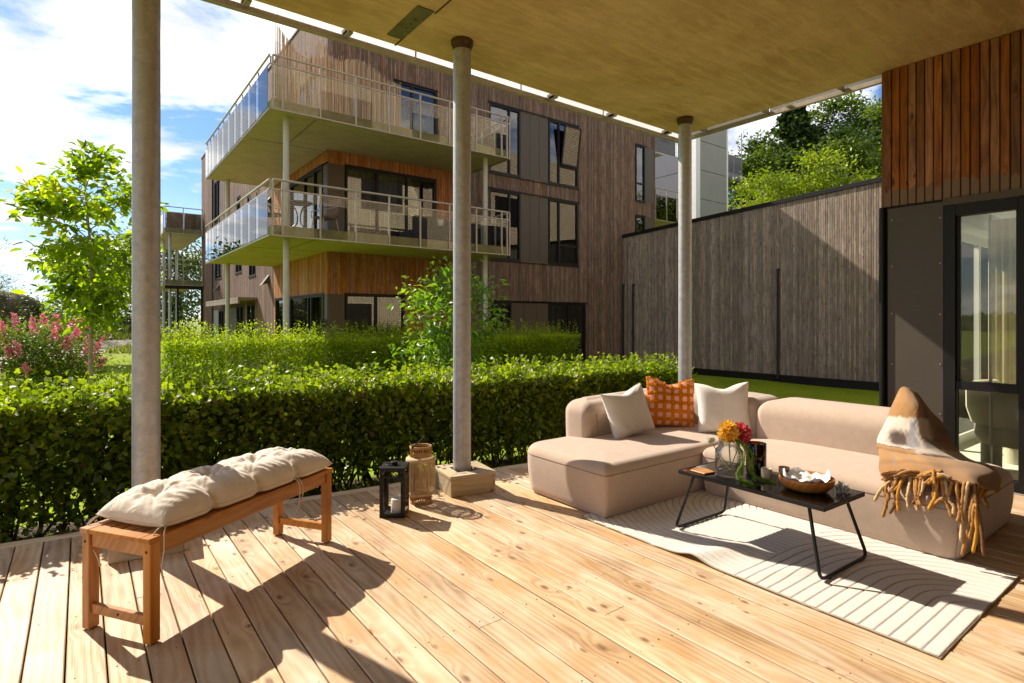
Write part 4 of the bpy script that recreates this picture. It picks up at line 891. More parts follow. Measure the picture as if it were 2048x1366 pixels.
def tree(name, label, base, height, crown, nleaf, lsize, mleaf, mbark=None, seed=0, nlimb=9, tmpl=T_LEAF, trunk_r=0.05, droop=0.0, clump=0.32, group=None, first=0.3, lean=(0, 0), up=0.5, multi=1, cat='tree', clumps_per=5, twigs=True):
    """crown: (centre height, rx, rz) of the ellipsoid foliage envelope"""
    g = np.random.default_rng(seed); x0, y0 = base; z0 = float(gz(x0, y0)) - 0.05
    root = thing(name, label, cat, (x0, y0, z0), 0, group)
    mb = MB(); cz, rx, rz = crown; tips = []
    for t_ in range(multi):
        spread = (g.normal(size=2) * 0.12 * height) if multi > 1 else np.array(lean, float)
        tp = []; k = 9
        for i in range(k):
            f = i / (k - 1); tp.append((spread[0] * f + math.sin(f * 5 + seed + t_) * .015 * height * f, spread[1] * f + math.cos(f * 4 + seed) * .012 * height * f, f * height * 0.93))
        mb.tube(tp, [trunk_r * (1 - 0.82 * (i / (k - 1)) ** 0.9) * (1.25 if i == 0 else 1) for i in range(k)], 9)
        for i in range(nlimb // multi + 1):
            f = first + (0.95 - first) * (i + g.random() * .8) / (nlimb // multi + 1); a = i * 2.4 + g.random() * .9 + t_
            p = np.array([np.interp(f, np.linspace(0, 1, k), [q[j] for q in tp]) for j in range(3)])
            zz_ = (p[2] - cz) / rz; reach = rx * math.sqrt(max(0.10, 1 - min(zz_ * zz_, .95))) * (0.75 + .4 * g.random())
            rise = reach * (up + .25 * g.normal()) ; dirv = np.array([math.cos(a), math.sin(a), 0])
            pts = []
            for j in range(5):
                s = j / 4; pts.append(p + dirv * reach * s + np.array([0, 0, rise * s - droop * reach * s * s * 1.2]) + g.normal(size=3) * .03 * reach * (s > 0))
            r0 = trunk_r * (1 - .8 * f) * .55
            mb.tube([tuple(q) for q in pts], [max(.004, r0 * (1 - .8 * j / 4)) for j in range(5)], 6, False)
            for c in range(clumps_per):
                s = 0.35 + 0.65 * (c + 1) / clumps_per; q = np.array([np.interp(s, np.linspace(0, 1, 5), [v[j] for v in pts]) for j in range(3)]) + g.normal(size=3) * rx * .16
                tips.append(q)
                if twigs: mb.tube([tuple(pts[2]), tuple((pts[2] + q) / 2 + g.normal(size=3) * .02), tuple(q)], [max(.003, r0 * .3)] * 2 + [.002], 4, False)
        tips.append(np.array(tp[-1])); tips.append(np.array(tp[-2]))
    tips = np.array(tips); n = nleaf
    idx = g.integers(0, len(tips), n); rr = clump * rx * (0.6 + .7 * g.random(len(tips)))
    off = g.normal(size=(n, 3)) * rr[idx][:, None] * np.array([1, 1, .75])
    P = tips[idx] + off; P[:, 2] -= droop * np.abs(off[:, 2]) * .8; P[:, 2] = np.maximum(P[:, 2], 0.15)
    o = mb.build('trunk', mbark or M['bark'], root, smooth=True)
    tone = g.random(len(tips)) ** 1.2 * .72
    r = np.clip(tone[idx] + g.random(n) * .32 - .02, 0, 1)
    outward = unit(P - np.array([0, 0, cz]))
    o = inst('crown', leaf_mesh('crown', P, lsize * (.6 + .7 * g.random(n)), mleaf, tmpl, (0, 0, 1), .8, outward + np.array([0, 0, -droop * 2.2]), .8, r, seed), root); o['kind'] = 'stuff'
    return root

tree('young_tree', 'young broad-leaved tree with bright yellow-green leaves beside the left pillar, standing on the lawn', (0.10, 8.75), 4.2, (3.12, .60, 1.0), 2700, 0.135, M['bigleaf'], M['bark_pale'], 5, 15, T_LONG, 0.040, 0.12, 0.19, first=0.52, up=0.5, lean=(-.05, .05))
tree('magnolia_tree', 'small tree with drooping leaves in front of the timber building, behind the middle pillar', (5.15, 8.6), 3.15, (1.85, .66, 1.15), 3000, 0.13, M['midleaf'], M['bark'], 9, 16, T_LONG, 0.035, 0.35, 0.30, first=0.22, up=0.5)
# flowering lilac
lil = tree('lilac_bush', 'flowering shrub with pink blossom clusters on the lawn at the far left', (-0.44, 12.25), 1.95, (1.42, .62, .55), 15000, 0.055, M['lilacleaf'], M['bark'], 13, 22, T_LEAF, 0.032, 0.1, 0.34, first=0.42, up=0.35, cat='bush')
g = np.random.default_rng(5); n = 48
flw = []; rr_ = []
for i in range(n):
    a = g.random() * 2 * PI; el = math.asin(g.random() * 1.35 - .35 if g.random() < .85 else g.random() * .6 - .6); r_ = 1.0
    c = np.array([math.cos(a) * math.cos(el) * .76 * r_, math.sin(a) * math.cos(el) * .76, 1.42 + math.sin(el) * .60]); up_ = unit(np.array([c[0] * .6, c[1] * .6, .9])); h = .15 + .13 * g.random(); base = g.random() * .8
    m_ = 120; s = g.random(m_); rad = .058 * (1 - s * .8); off = unit(g.normal(size=(m_, 3))) * rad[:, None]
    flw.append(c + up_ * (s * h)[:, None] + off); rr_.append(np.clip(base * .7 + g.random(m_) * .35, 0, 1))
flw = np.concatenate(flw); o = inst('blossom', leaf_mesh('blossom', flw, .036 * (.7 + .6 * g.random(len(flw))), M['lilac'], T_QUAD, (0, 0, 1), .3, None, 0, np.concatenate(rr_), 3), lil); o['kind'] = 'stuff'

G1 = 'trees on the meadow bank'
tree('deciduous_tree', 'leafy tree with twin trunks behind the young tree, left of the left pillar', (0.2, 31.6), 6.0, (4.4, 1.35, 1.6), 5000, 0.24, M['treeleaf'], M['bark'], 21, 18, T_LEAF, 0.13, 0.1, 0.26, None, multi=2, first=.4)
tree('deciduous_tree', 'dark green tree seen under the far balconies', (6.0, 58.0), 8.2, (4.6, 3.6, 3.4), 8000, 0.36, M['treeleaf'], M['bark'], 22, 18, T_LEAF, 0.2, 0.1, 0.27, None, first=.2)
def at(px, t):   # ground position seen under column px at camera depth t
    a = (px - 1024) / 1141.0; return (t * (.603 + a * .798), t * (.798 - a * .603))
def pine(label, base, height, seed, spread=.36, n=7500, first=.35):
    return tree('pine_tree', label, base, height, (height * .68, height * spread, height * .42), n, height * .052, M['pine'], M['bark'], seed, 14, T_NEEDLE, height * .014, -.05, .17, None, first=first, up=.12, clumps_per=6)
pine('thin pine tree on the meadow bank above the pink shrub', (-5.6, 49.0), 4.9, 31, .40, 6000, .3)
pine('low dark pine between the twin-trunked tree and the left pillar', (0.9, 50.0), 5.6, 32, .42, 9000, .15)
pine('pine tree reaching in from the left edge of the photo', at(-120, 40), 5.6, 33)
for i, (bx, by, h, s) in enumerate([(-4.6, 50, 2.2, 41), (-2.4, 51, 1.7, 42), (-9.5, 51, 1.5, 43), (0.2, 55, 2.3, 44), (-12.5, 49, 1.6, 45)]):
    tree('shrub', ['rounded green shrub right of the pine on the bank', 'low shrub beside the twin trunks on the bank', 'yellowish shrub on top of the bank', 'shrub behind the low dark pine', 'shrub near the rock at the far left'][i], (bx, by), h, (h * .5, h * .8, h * .45), 2600, .17, M['treeleaf'] if i != 2 else M['yellowleaf'], M['bark'], s, 8, T_LEAF, .04, 0, .4, 'shrubs on the meadow bank', first=.1, cat='shrub')

# woodland on the slope behind the low wall
def conifer(label, base, height, rad, seed, n=26000):
    g = np.random.default_rng(seed); x0, y0 = base; z0 = float(gz(x0, y0)) - .1
    root = thing('spruce_tree', label, 'tree', (x0, y0, z0)); mb = MB(); mb.tube([(0, 0, 0), (0, 0, height * .5), (0, 0, height)], [height * .013, height * .008, .02], 8)
    P = []; T = []; nb_ = 150
    for i in range(nb_):
        f = .12 + .88 * (i / nb_) ** .9; z = height * f; L = rad * (1 - f) ** .75 * (.5 + .65 * g.random()) + .15; a = i * 2.399 + g.normal() * .2; d = np.array([math.cos(a), math.sin(a), 0])
        pts = [np.array([0, 0, z]) + d * L * s + np.array([0, 0, -L * .34 * s + L * .22 * s * s]) for s in np.linspace(0, 1, 5)]
        mb.tube([tuple(p) for p in pts], [.03, .025, .018, .012, .006], 4, False)
        m_ = int(n / nb_ * (.4 + 1.2 * L / rad)); s = g.random(m_) ** .7; q = np.array([0, 0, z]) + d * (L * s)[:, None] + np.array([0, 0, 1]) * (-L * .34 * s + L * .22 * s * s)[:, None]
        side = np.cross(d, [0, 0, 1]); ww = g.normal(size=m_) * .17 * L * (1.1 - s * .6); q = q + side * ww[:, None]; q[:, 2] -= np.abs(g.normal(size=m_)) * .14 * L * .5 + np.abs(ww) * .25
        P.append(q); T.append(np.broadcast_to(d + np.array([0, 0, -.9]), (m_, 3)))
    P = np.concatenate(P); T = np.concatenate(T); mb.build('trunk', M['bark'], root, smooth=True)
    o = inst('crown', leaf_mesh('crown', P, .34 * (.6 + .7 * g.random(len(P))), M['spruce'], T_QUAD, (0, 0, 1), .5, T, 1.2, None, seed), root); o['kind'] = 'stuff'
    return root
def ht(px, t, ytop):   # height that brings the top up to the wanted line of sight
    x_, y_ = at(px, t); return 1.4 + (640 - ytop) / 1141.0 * t - float(gz(x_, y_))
conifer('tall dark spruce rising behind the low timber wall', at(1590, 44), ht(1590, 44, 192), 5.2, 51, 34000)
conifer('shorter dark spruce partly hidden behind the tall spruce', at(1637, 50), ht(1637, 50, 252), 5.0, 52, 20000)
WT = 'woodland trees behind the low wall'
def wood(label, px, t, ytop, rx, rz, n, ls, mt, seed, tm=T_LEAF, droop=.1, nm='deciduous_tree', bark='bark', grp=None, cl=.155):
    ls = ls * 1.25
    h = ht(px, t, ytop) * 1.0; tree(nm, label, at(px, t), h - rx * .25, (h - rz * 1.0, rx, rz), n, ls, M[mt], M[bark], seed, 30, tm, .16, droop, cl, grp, first=.2)
wood('bright rounded tree left of the tall spruce', 1532, 40, 280, 2.9, 3.8, 30000, .21, 'treeleaf', 61)
wood('pale-leaved weeping birch beside the corner of the red-brown wall', 1728, 34, 250, 2.2, 4.2, 34000, .15, 'treeleaf', 62, T_LEAF, .5, 'birch_tree', 'bark_pale')
wood('dense tree between the spruce and the birch', 1672, 46, 250, 2.8, 5.0, 26000, .23, 'darkleaf', 63)
wood('tall tree top at the right behind the birch', 1735, 50, 178, 3.9, 6.0, 34000, .25, 'treeleaf', 64)
wood('yellow-green tree close behind the sloping cap of the low wall', 1600, 27, 318, 2.6, 2.4, 34000, .135, 'yellowleaf', 65, T_LEAF, .15, 'maple_tree')
wood('yellow-green tree behind the wall cap, the left-hand lower one beside the grey block', 1528, 26, 388, 1.2, 1.2, 14000, .135, 'yellowleaf', 67, T_LEAF, .15, 'maple_tree')
wood('yellow-green tree close behind the wall, right-hand one next to the wall corner', 1700, 25, 338, 1.6, 1.7, 22000, .13, 'yellowleaf', 66, T_LEAF, .15, 'maple_tree')
for i, (px, t) in enumerate(((1440, 60), (1800, 55), (1860, 45))):
    tree('deciduous_tree', ['woodland tree deep on the slope, half hidden behind the grey metal-clad block', 'woodland tree on the slope straight behind the red-brown boarded wall corner', 'woodland tree on the slope farthest right behind the red-brown boarded wall'][i], at(px, t), 9, (5.5, 3.2, 3.6), 6000, .3, M['treeleaf'], M['bark'], 70 + i, 18, T_LEAF, .2, .1, .27, WT, first=.2)
# far tree belt to the west (mirrored in the glass door)
g = np.random.default_rng(77); n = 26000; a = g.random(n) * 2.6 + 1.75; r_ = 118 + 26 * g.random(n); xx = r_ * np.cos(a); yy = r_ * np.sin(a)
zt = gz(xx, yy) + (2.2 + 1.2 * wob(a * 9, a * 4)) * g.random(n) ** .7
P = np.stack([xx, yy, zt], 1); o = inst('far_woods', leaf_mesh('far_woods', P, 1.1, M['treeleaf'], T_WIDE, (0, 0, 1), .6, None, 0, None, 8), None); tag(o, kind='stuff')

# rocks on the bank
def rock(label, loc, sx, sy, sz, seed):
    bm = bmesh.new(); bmesh.ops.create_icosphere(bm, subdivisions=4, radius=1)
    for v in bm.verts:
        c = v.co.copy(); d = 1 + .22 * float(wob(c.x * 1.3, c.y * 1.3, c.z * 1.3, 1, seed)) + .06 * float(wob(c.x * 4, c.y * 4, c.z * 4, 1, seed)); v.co = Vector((c.x * sx * d, c.y * sy * d, c.z * sz * d))
    me = bpy.data.meshes.new('rock'); bm.to_mesh(me); bm.free(); me.materials.append(M['rock']); me.polygons.foreach_set('use_smooth', [True] * len(me.polygons))
    o = inst('rock', me, None, loc); tag(o, label, 'rock', 'rocks on the meadow bank')
for i, (px, t, s) in enumerate(((-5, 38, 1.9), (250, 50, 1.6), (225, 52, 1.2), (100, 56, 1.3))):
    x_, y_ = at(px, t); rock(['dark mossy rock at the far left edge behind the pink shrub', 'low brown rock face beside the left pillar above the path', 'smaller rock left of the rock face by the path', 'dark rock outcrop on top of the bank'][i], (x_, y_, float(gz(x_, y_)) + (0.9, .5, .3, .2)[i]), s * 1.3, s, s * .75, i * 3.1)

# grass -----------------------------------------------------------------
def grass(name, pts, size, mat, seed):
    P = np.stack([pts[:, 0], pts[:, 1], gz(pts[:, 0], pts[:, 1]) - .005], 1); n = len(P); g = np.random.default_rng(seed)
    T = (np.array([(-.09, 0, 0), (.09, 0, 0), (.03, .62, .03), (-.03, .6, .03), (0, 1, .16)], float), np.array([(0, 1, 2), (0, 2, 3), (3, 2, 4)]))
    t = np.broadcast_to(np.array([0, 0, 1.0]), (n, 3)); me = leaf_mesh(name, P, size * (.5 + g.random(n)), mat, T, (0, 0, 0), 0, t, 3.2, None, seed)
    o = inst(name, me, None); tag(o, kind='stuff'); return o
g = np.random.default_rng(3)
def scatter(n, x0, x1, y0, y1, test=None):
    p = np.stack([x0 + (x1 - x0) * g.random(n), y0 + (y1 - y0) * g.random(n)], 1)
    return p[test(p[:, 0], p[:, 1])] if test is not None else p
grass('lawn_grass', np.concatenate([scatter(90000, 6.5, 17.9, 2.4, 11, lambda x, y: ~((x < 7.6) & (y > 4.3) & (y < 6.4))), scatter(25000, 1.2, 12, 6.3, 12)]), .030, M['grass'], 1)
cln = np.array(cl)
def offpath(x, y):
    d = np.full(len(x), 99.0)
    for a, b in zip(cln[:-1], cln[1:]):
        v = b - a; t = np.clip(((x - a[0]) * v[0] + (y - a[1]) * v[1]) / (v @ v), 0, 1); d = np.minimum(d, np.hypot(x - a[0] - t * v[0], y - a[1] - t * v[1]))
    return d > 1.72
grass('lawn_grass', scatter(70000, -9, 5.5, 6.6, 34, offpath), .085, M['grass'], 2)
grass('meadow_grass', scatter(60000, -24, 9, 40, 70, offpath), .42, M['meadow'], 4)
# weeds and leaf litter in the shady strip between deck and hedge
grass('weeds', scatter(5000, -3.2, 7.0, 4.3, 5.6, lambda x, y: y > edgeY(x) + .02), .085, M['grass'], 6)
P = scatter(5000, -3.2, 7.2, 4.4, 5.9, lambda x, y: y > edgeY(x) + .02); P = np.stack([P[:, 0], P[:, 1], gz(P[:, 0], P[:, 1]) + .008], 1)
lit = leaf_mat('dry_leaf_litter', (.09, .05, .02), (.18, .11, .05), (.30, .21, .10), .1, .8, .2)
o = inst('leaf_litter', leaf_mesh('leaf_litter', P, .035, lit, T_LEAF, (0, 0, 1), 3), None); tag(o, kind='stuff')

g = np.random.default_rng(91); P = []
for i in range(170):
    x_ = g.random() * 7.4 - 2.2; y_ = edgeY(x_) - .04 - abs(g.normal()) * (.35 if i < 130 else 1.3)
    if -2 < x_ < 5.6 and y_ > .6: P.append((x_, y_, .0035))
o = inst('fallen_leaves', leaf_mesh('fallen_leaves', np.array(P), .022 * (.4 + g.random(len(P))), lit, T_LEAF, (0, 0, 1), 4), None); tag(o, kind='stuff')

# ================================================================== FURNITURE
exec_marker = None
# wooden boxes round the pillar feet
def foot_box(label, cx, cy, w, h, rz):
    t = thing('pillar_box', label, 'planter box', (cx, cy, 0), rz, 'wooden boxes round the pillar feet')
    a = w / 2
    for k in range(4):
        Rm = Matrix.Rotation(k * PI / 2, 4, 'Z'); mb = MB(); mb.cur = random.random()
        mb.box(-a, a - 0.022, -a, -a + 0.021, 0.001, h - 0.026, Rm); mb.build('side_board', M['boxwood'], t, bevel=0.003)
        mb = MB(); mb.cur = random.random(); i = a - 0.10
        v = [Rm @ Vector(q) for q in ((-a - .005, -a - .005, h - .025), (a + .004, -a - .005, h - .025), (i, -i, h - .025), (-i, -i, h - .025), (-a - .005, -a - .005, h), (a + .004, -a - .005, h), (i, -i, h), (-i, -i, h))]
        mb.add([tuple(q) for q in v], [(3, 2, 1, 0), (4, 5, 6, 7), (0, 1, 5, 4), (1, 2, 6, 5), (2, 3, 7, 6), (3, 0, 4, 7)]); mb.build('top_board', M['boxwood'], t, bevel=0.002)
    return t
foot_box('low wooden box round the foot of the middle pillar, beside the lanterns', 2.545, 4.03, 0.39, 0.165, R(-9))
foot_box('low wooden box round the foot of the left pillar, behind the bench', 0.345, 4.17, 0.40, 0.165, R(-7))

# bench ------------------------------------------------------------------
bench = thing('bench', 'slim oiled wooden bench carrying the cream tufted cushion', 'bench', (0.635, 3.40, 0), math.atan2(0.66, 0.99))
BL_, BWd, BH = 1.24, 0.42, 0.462
for sx in (-1, 1):
    for sy in (-1, 1):
        mb = MB(); mb.cur = random.random(); x_ = sx * (BL_ / 2 - .025); y_ = sy * (BWd / 2 - .022); mb.box(x_ - .025, x_ + .025, y_ - .022, y_ + .022, 0.006, BH - .021); lg = mb.build('leg', M['teakz'], bench, bevel=.003)
        mb = MB(); mb.lathe([(0, 0), (.016, 0), (.016, .006), (0, .006)], 10, (x_, y_, 0)); mb.build('foot_pad', M['black'], lg)
        for zb_ in (BH - .06,):
            mb = MB(); mb.tube([(x_ + sx * .0245, y_, zb_), (x_ + sx * .0258, y_, zb_)], .007, 8); mb.build('screw', M['black'], lg)
    x_ = sx * (BL_ / 2 - .025); mb = MB(); mb.cur = random.random(); mb.box(x_ - .012, x_ + .012, -BWd / 2 + .045, BWd / 2 - .045, .075, .118); st = mb.build('stretcher', M['teak'], bench, bevel=.002)
    mb = MB(); mb.tube([(x_ + sx * .0118, 0, .097), (x_ + sx * .013, 0, .097)], .007, 8); mb.build('screw', M['black'], st)
    mb = MB(); mb.cur = random.random(); mb.box(x_ - .012, x_ + .012, -BWd / 2 + .045, BWd / 2 - .045, BH - .085, BH - .022); mb.build('apron', M['teak'], bench, bevel=.002)
    mb = MB(); mb.cur = random.random(); mb.box(sx * (BL_ / 2 + .008) - (.055 if sx > 0 else 0), sx * (BL_ / 2 + .008) + (.055 if sx < 0 else 0), -BWd / 2 + .052, BWd / 2 - .052, BH - .020, BH); mb.build('end_rail', M['teak'], bench, bevel=.002)
for sy in (-1, 1):
    mb = MB(); mb.cur = random.random(); y_ = sy * (BWd / 2 - .022); mb.box(-BL_ / 2 + .051, BL_ / 2 - .051, y_ - .012, y_ + .012, BH - .085, BH - .022); mb.build('apron', M['teak'], bench, bevel=.002)
    mb = MB(); mb.cur = random.random(); mb.box(-BL_ / 2 - .008, BL_ / 2 + .008, sy * (BWd / 2 + .004) - (.054 if sy > 0 else 0), sy * (BWd / 2 + .004) + (.054 if sy < 0 else 0), BH - .0205, BH + .0005); mb.build('side_rail', M['teak'], bench, bevel=.002)
for k in range(5):
    y_ = -.128 + k * .064; mb = MB(); mb.cur = random.random(); mb.box(-BL_ / 2 + .05, BL_ / 2 - .05, y_ - .025, y_ + .025, BH - .018, BH - .003); mb.build('slat', M['teak'], bench, bevel=.002)

# tufted bench cushion
cu = thing('bench_cushion', 'cream tufted cushion with tie cords lying on the wooden bench', 'cushion', (0.66, 3.42, BH + .003), math.atan2(0.66, 0.99) - R(1.0))
CL, CW = 1.16, 0.43; NU, NV = 260, 96; tufts = [(-CL / 2 + CL / 4 * (k + .5), 0) for k in range(4)]; seams_u = [-CL / 2 + CL / 4 * k for k in (1, 2, 3)]
rows_t = []; rows_b = []
for i in range(NU + 1):
    rt = []; rb = []
    for j in range(NV + 1):
        u = (i / NU - .5) * CL; v = (j / NV - .5) * CW
        pin = sum(math.exp(-((u - s) / .035) ** 2) for s in seams_u)
        edge_in = 0.036 * pin * (abs(v) / (CW / 2)) ** 2; fu = min(1, abs(u) / (CL / 2)); fv = min(1, abs(v) / (CW / 2))
        corner = 0.03 * (fu ** 6) * (fv ** 2) * 0
        e = (max(0, 1 - fu ** 7)) ** .5 * (max(0, 1 - fv ** 3.4)) ** .5
        h = .120 * e
        for tu, tv in tufts:
            r_ = math.hypot(u - tu, v - tv); a = math.atan2(v - tv, u - tu)
            h -= .066 * math.exp(-(r_ / .042) ** 1.5) * (e > 0) + -.0065 * math.sin(a * 7 + tu * 9) * math.exp(-((r_ - .07) / .05) ** 2)
            h -= .012 * math.exp(-(abs(math.sin(a * 2 + .785 * 2)) * r_ / .018) ** 2) * math.exp(-r_ / .12) if r_ > .01 else 0
        for s in seams_u:
            h -= (.052 * math.exp(-((u - s) / .030) ** 2) * (.35 + .65 * fv)) * e
        h += (.0035 * float(math.sin(u * 61 + v * 23) * math.cos(v * 47 - u * 13)) + .002 * math.sin(u * 150 + math.sin(v * 40) * 3)) * e
        h = max(h, .0)
        vv = v * (1 - .13 * pin * fv); uu = u * (1 + .012 * (1 - fv))
        rt.append((uu, vv, .030 + h)); rb.append((uu, vv, .030 - min(.027, .05 * e)))
    rows_t.append(rt); rows_b.append(rb)
mb = MB(); mb.grid(rows_t); mb.grid([list(reversed(r_)) for r_ in rows_b]); co = mb.build('cushion_pad', M['cushion'], cu, smooth=True)
pts = [rows_t[i][0] for i in range(0, NU + 1, 4)] + [rows_t[NU][j] for j in range(0, NV + 1, 4)] + [rows_t[i][NV] for i in range(NU, -1, -4)] + [rows_t[0][j] for j in range(NV, -1, -4)]
cleaned = [pts[0]]
for p in pts[1:]:
    if (Vector(p) - Vector(cleaned[-1])).length > 1e-4: cleaned.append(p)
mb = MB(); mb.tube([(p[0], p[1], .031) for p in cleaned[:-1]], .0022, 5, closed=True); mb.build('piping', M['cord'], co)
for tu, tv in tufts:
    mb = MB(); mb.lathe([(0, .006), (.006, .005), (.009, .001), (.009, -.003)], 12, (tu, tv, .030 + .120 - .066)); mb.build('tuft_button', M['cord'], co, smooth=True)
def cord(pts, r_=.0028):
    mb = MB(); P = [Vector(p) for p in pts]; Q = []
    for i in range(len(P) - 1):
        p0 = P[max(i - 1, 0)]; p1 = P[i]; p2 = P[i + 1]; p3 = P[min(i + 2, len(P) - 1)]
        for k in range(6):
            t = k / 6; Q.append(.5 * ((2 * p1) + (-p0 + p2) * t + (2 * p0 - 5 * p1 + 4 * p2 - p3) * t * t + (-p0 + 3 * p1 - 3 * p2 + p3) * t ** 3))
    Q.append(P[-1]); mb.tube([tuple(q) for q in Q], r_, 6); mb.lathe([(0, -.006), (.005, -.003), (.005, .003), (0, .006)], 8, tuple(P[-1])); return mb.build('tie_cord', M['cord'], cu, smooth=True)
ex = -CL / 2; ey = -CW / 2
cord([(ex + .01, .19, .03), (ex - .04, .20, .01), (ex - .055, .18, -.06), (ex - .05, .13, -.14), (ex - .052, .11, -.17)])
cord([(ex + .02, .20, .03), (ex - .02, .22, .0), (ex - .05, .22, -.05), (ex - .06, .20, -.10)])
cord([(ex + .03, -.195, .03), (ex - .03, -.20, .005), (ex - .045, -.205, -.06), (ex - .055, -.20, -.14), (ex - .05, -.195, -.19)])
cord([(ex + .03, -.20, .03), (ex - .01, -.235, .005), (ex - .02, -.245, -.07), (ex - .03, -.245, -.13), (ex - .02, -.24, -.185)])
for q in (0.0, .02): cord([(.24 + q, ey + .01, .03), (.25 + q, ey - .022, .0), (.255 + q * 1.4, ey - .026, -.06), (.245 + q * .5, ey - .028, -.12), (.23 + q, ey - .026, -.155 + q)])

# sofa -------------------------------------------------------------------
def rrect(cx, cy, hx, hy, rad, inset, n=10):
    """rounded rectangle ring; rad = radii at (+x+y, -x+y, -x-y, +x-y)"""
    hx -= inset; hy -= inset; out_ = []
    for k, (sx, sy) in enumerate(((1, 1), (-1, 1), (-1, -1), (1, -1))):
        r_ = max(min(rad[k] - inset * .6, hx * .98, hy * .98), .004)
        ccx = cx + sx * (hx - r_); ccy = cy + sy * (hy - r_)
        for i in range(n + 1):
            a = k * PI / 2 + (PI / 2) * i / n; out_.append((ccx + r_ * math.cos(a), ccy + r_ * math.sin(a)))
    return out_
def upholstered(name, parent, box, rad, h, top_r=.07, crown=.025, bulge=.02, seam=None, mat=None, z0=.012, n=10, foot=.02, warp=None):
    x0, x1, y0, y1 = box; cx, cy, hx, hy = (x0 + x1) / 2, (y0 + y1) / 2, (x1 - x0) / 2, (y1 - y0) / 2
    lev = [(z0, foot + .01), (z0 + .012, foot)]
    zs = h - top_r
    for i in range(1, 9):
        f = i / 8; lev.append((z0 + .012 + (zs - z0 - .012) * f, foot * (1 - f) - bulge * math.sin(PI * f * .9)))
    base_in = lev[-1][1]
    for i in range(1, 9):
        a = i / 8 * PI / 2; lev.append((zs + top_r * math.sin(a), base_in + top_r * (1 - math.cos(a))))
    m_in = min(hx, hy) * .97; last = lev[-1][1]
    for i in range(1, 9):
        f = i / 8; lev.append((h + crown * math.sin(f * PI / 2), last + (m_in - last) * f))
    rings = [[(px, py, z) for px, py in rrect(cx, cy, hx, hy, rad, ins, n)] for z, ins in lev]
    if warp: rings = [[warp(*p) for p in r_] for r_ in rings]
    mb = MB(); mb.grid(rings, closed_u=True); L = len(rings[0]); mb.add([p for p in rings[-1]], [tuple(range(L))]); mb.add([p for p in rings[0]], [tuple(range(L - 1, -1, -1))])
    o = mb.build(name, mat or M['sofa'], parent, smooth=True)
    if seam is not None:
        zz = seam; ins = np.interp(zz, [l[0] for l in lev[:18]], [l[1] for l in lev[:18]]); ring = [(px, py, zz) for px, py in rrect(cx, cy, hx, hy, rad, float(ins) - .0005, n)]
        if warp: ring = [warp(*p) for p in ring]
        cl_ = [ring[0]]
        for p in ring[1:]:
            if (Vector(p) - Vector(cl_[-1])).length > .002: cl_.append(p)
        mb = MB(); mb.tube(cl_, .0028, 5, closed=True); mb.build('seam', M['seam'], o)
    return o
sofa = thing('corner_sofa', 'taupe upholstered corner sofa with rounded arms and a chaise end, standing on the deck', 'sofa', (0, 0, 0))
upholstered('chaise_seat', sofa, (2.895, 5.16, 2.76, 3.74), (.12, .19, .035, .03), .385, .075, .024, .008, .315)
upholstered('seat', sofa, (3.985, 5.20, 1.045, 2.745), (.03, .03, .10, .16), .385, .08, .026, .014, .305)
upholstered('backrest', sofa, (3.40, 5.17, 3.46, 3.80), (.16, .14, .07, .05), .70, .11, .02, .006, None, warp=lambda x, y, z: (x, y, z + (.03 * max(0, min(1, (x - 3.6) / 1.2)) if z > .5 else 0)))
upholstered('backrest', sofa, (4.68, 5.18, 2.672, 3.72), (.1, .1, .07, .07), .712, .12, .02, .012)
upholstered('backrest', sofa, (4.64, 5.17, 1.50, 2.668), (.07, .07, .15, .15), .712, .13, .02, .014)
for bx0, by0, bz0, bz1 in ((3.515, 3.452, .42, .60),):
    mb = MB(); mb.tube([(bx0, by0 - .008, bz0), (bx0 + .003, by0 - .009, .50), (bx0, by0 + .0, .585), (bx0 + .005, by0 + .05, .665), (bx0 + .01, by0 + .12, .700)], .0022, 5, False); mb.build('seam', M['seam'], sofa)
mb = MB(); mb.tube([(4.02, 1.085, .02), (4.003, 1.065, .16), (4.02, 1.08, .30)], .0022, 5, False); mb.build('seam', M['seam'], sofa)

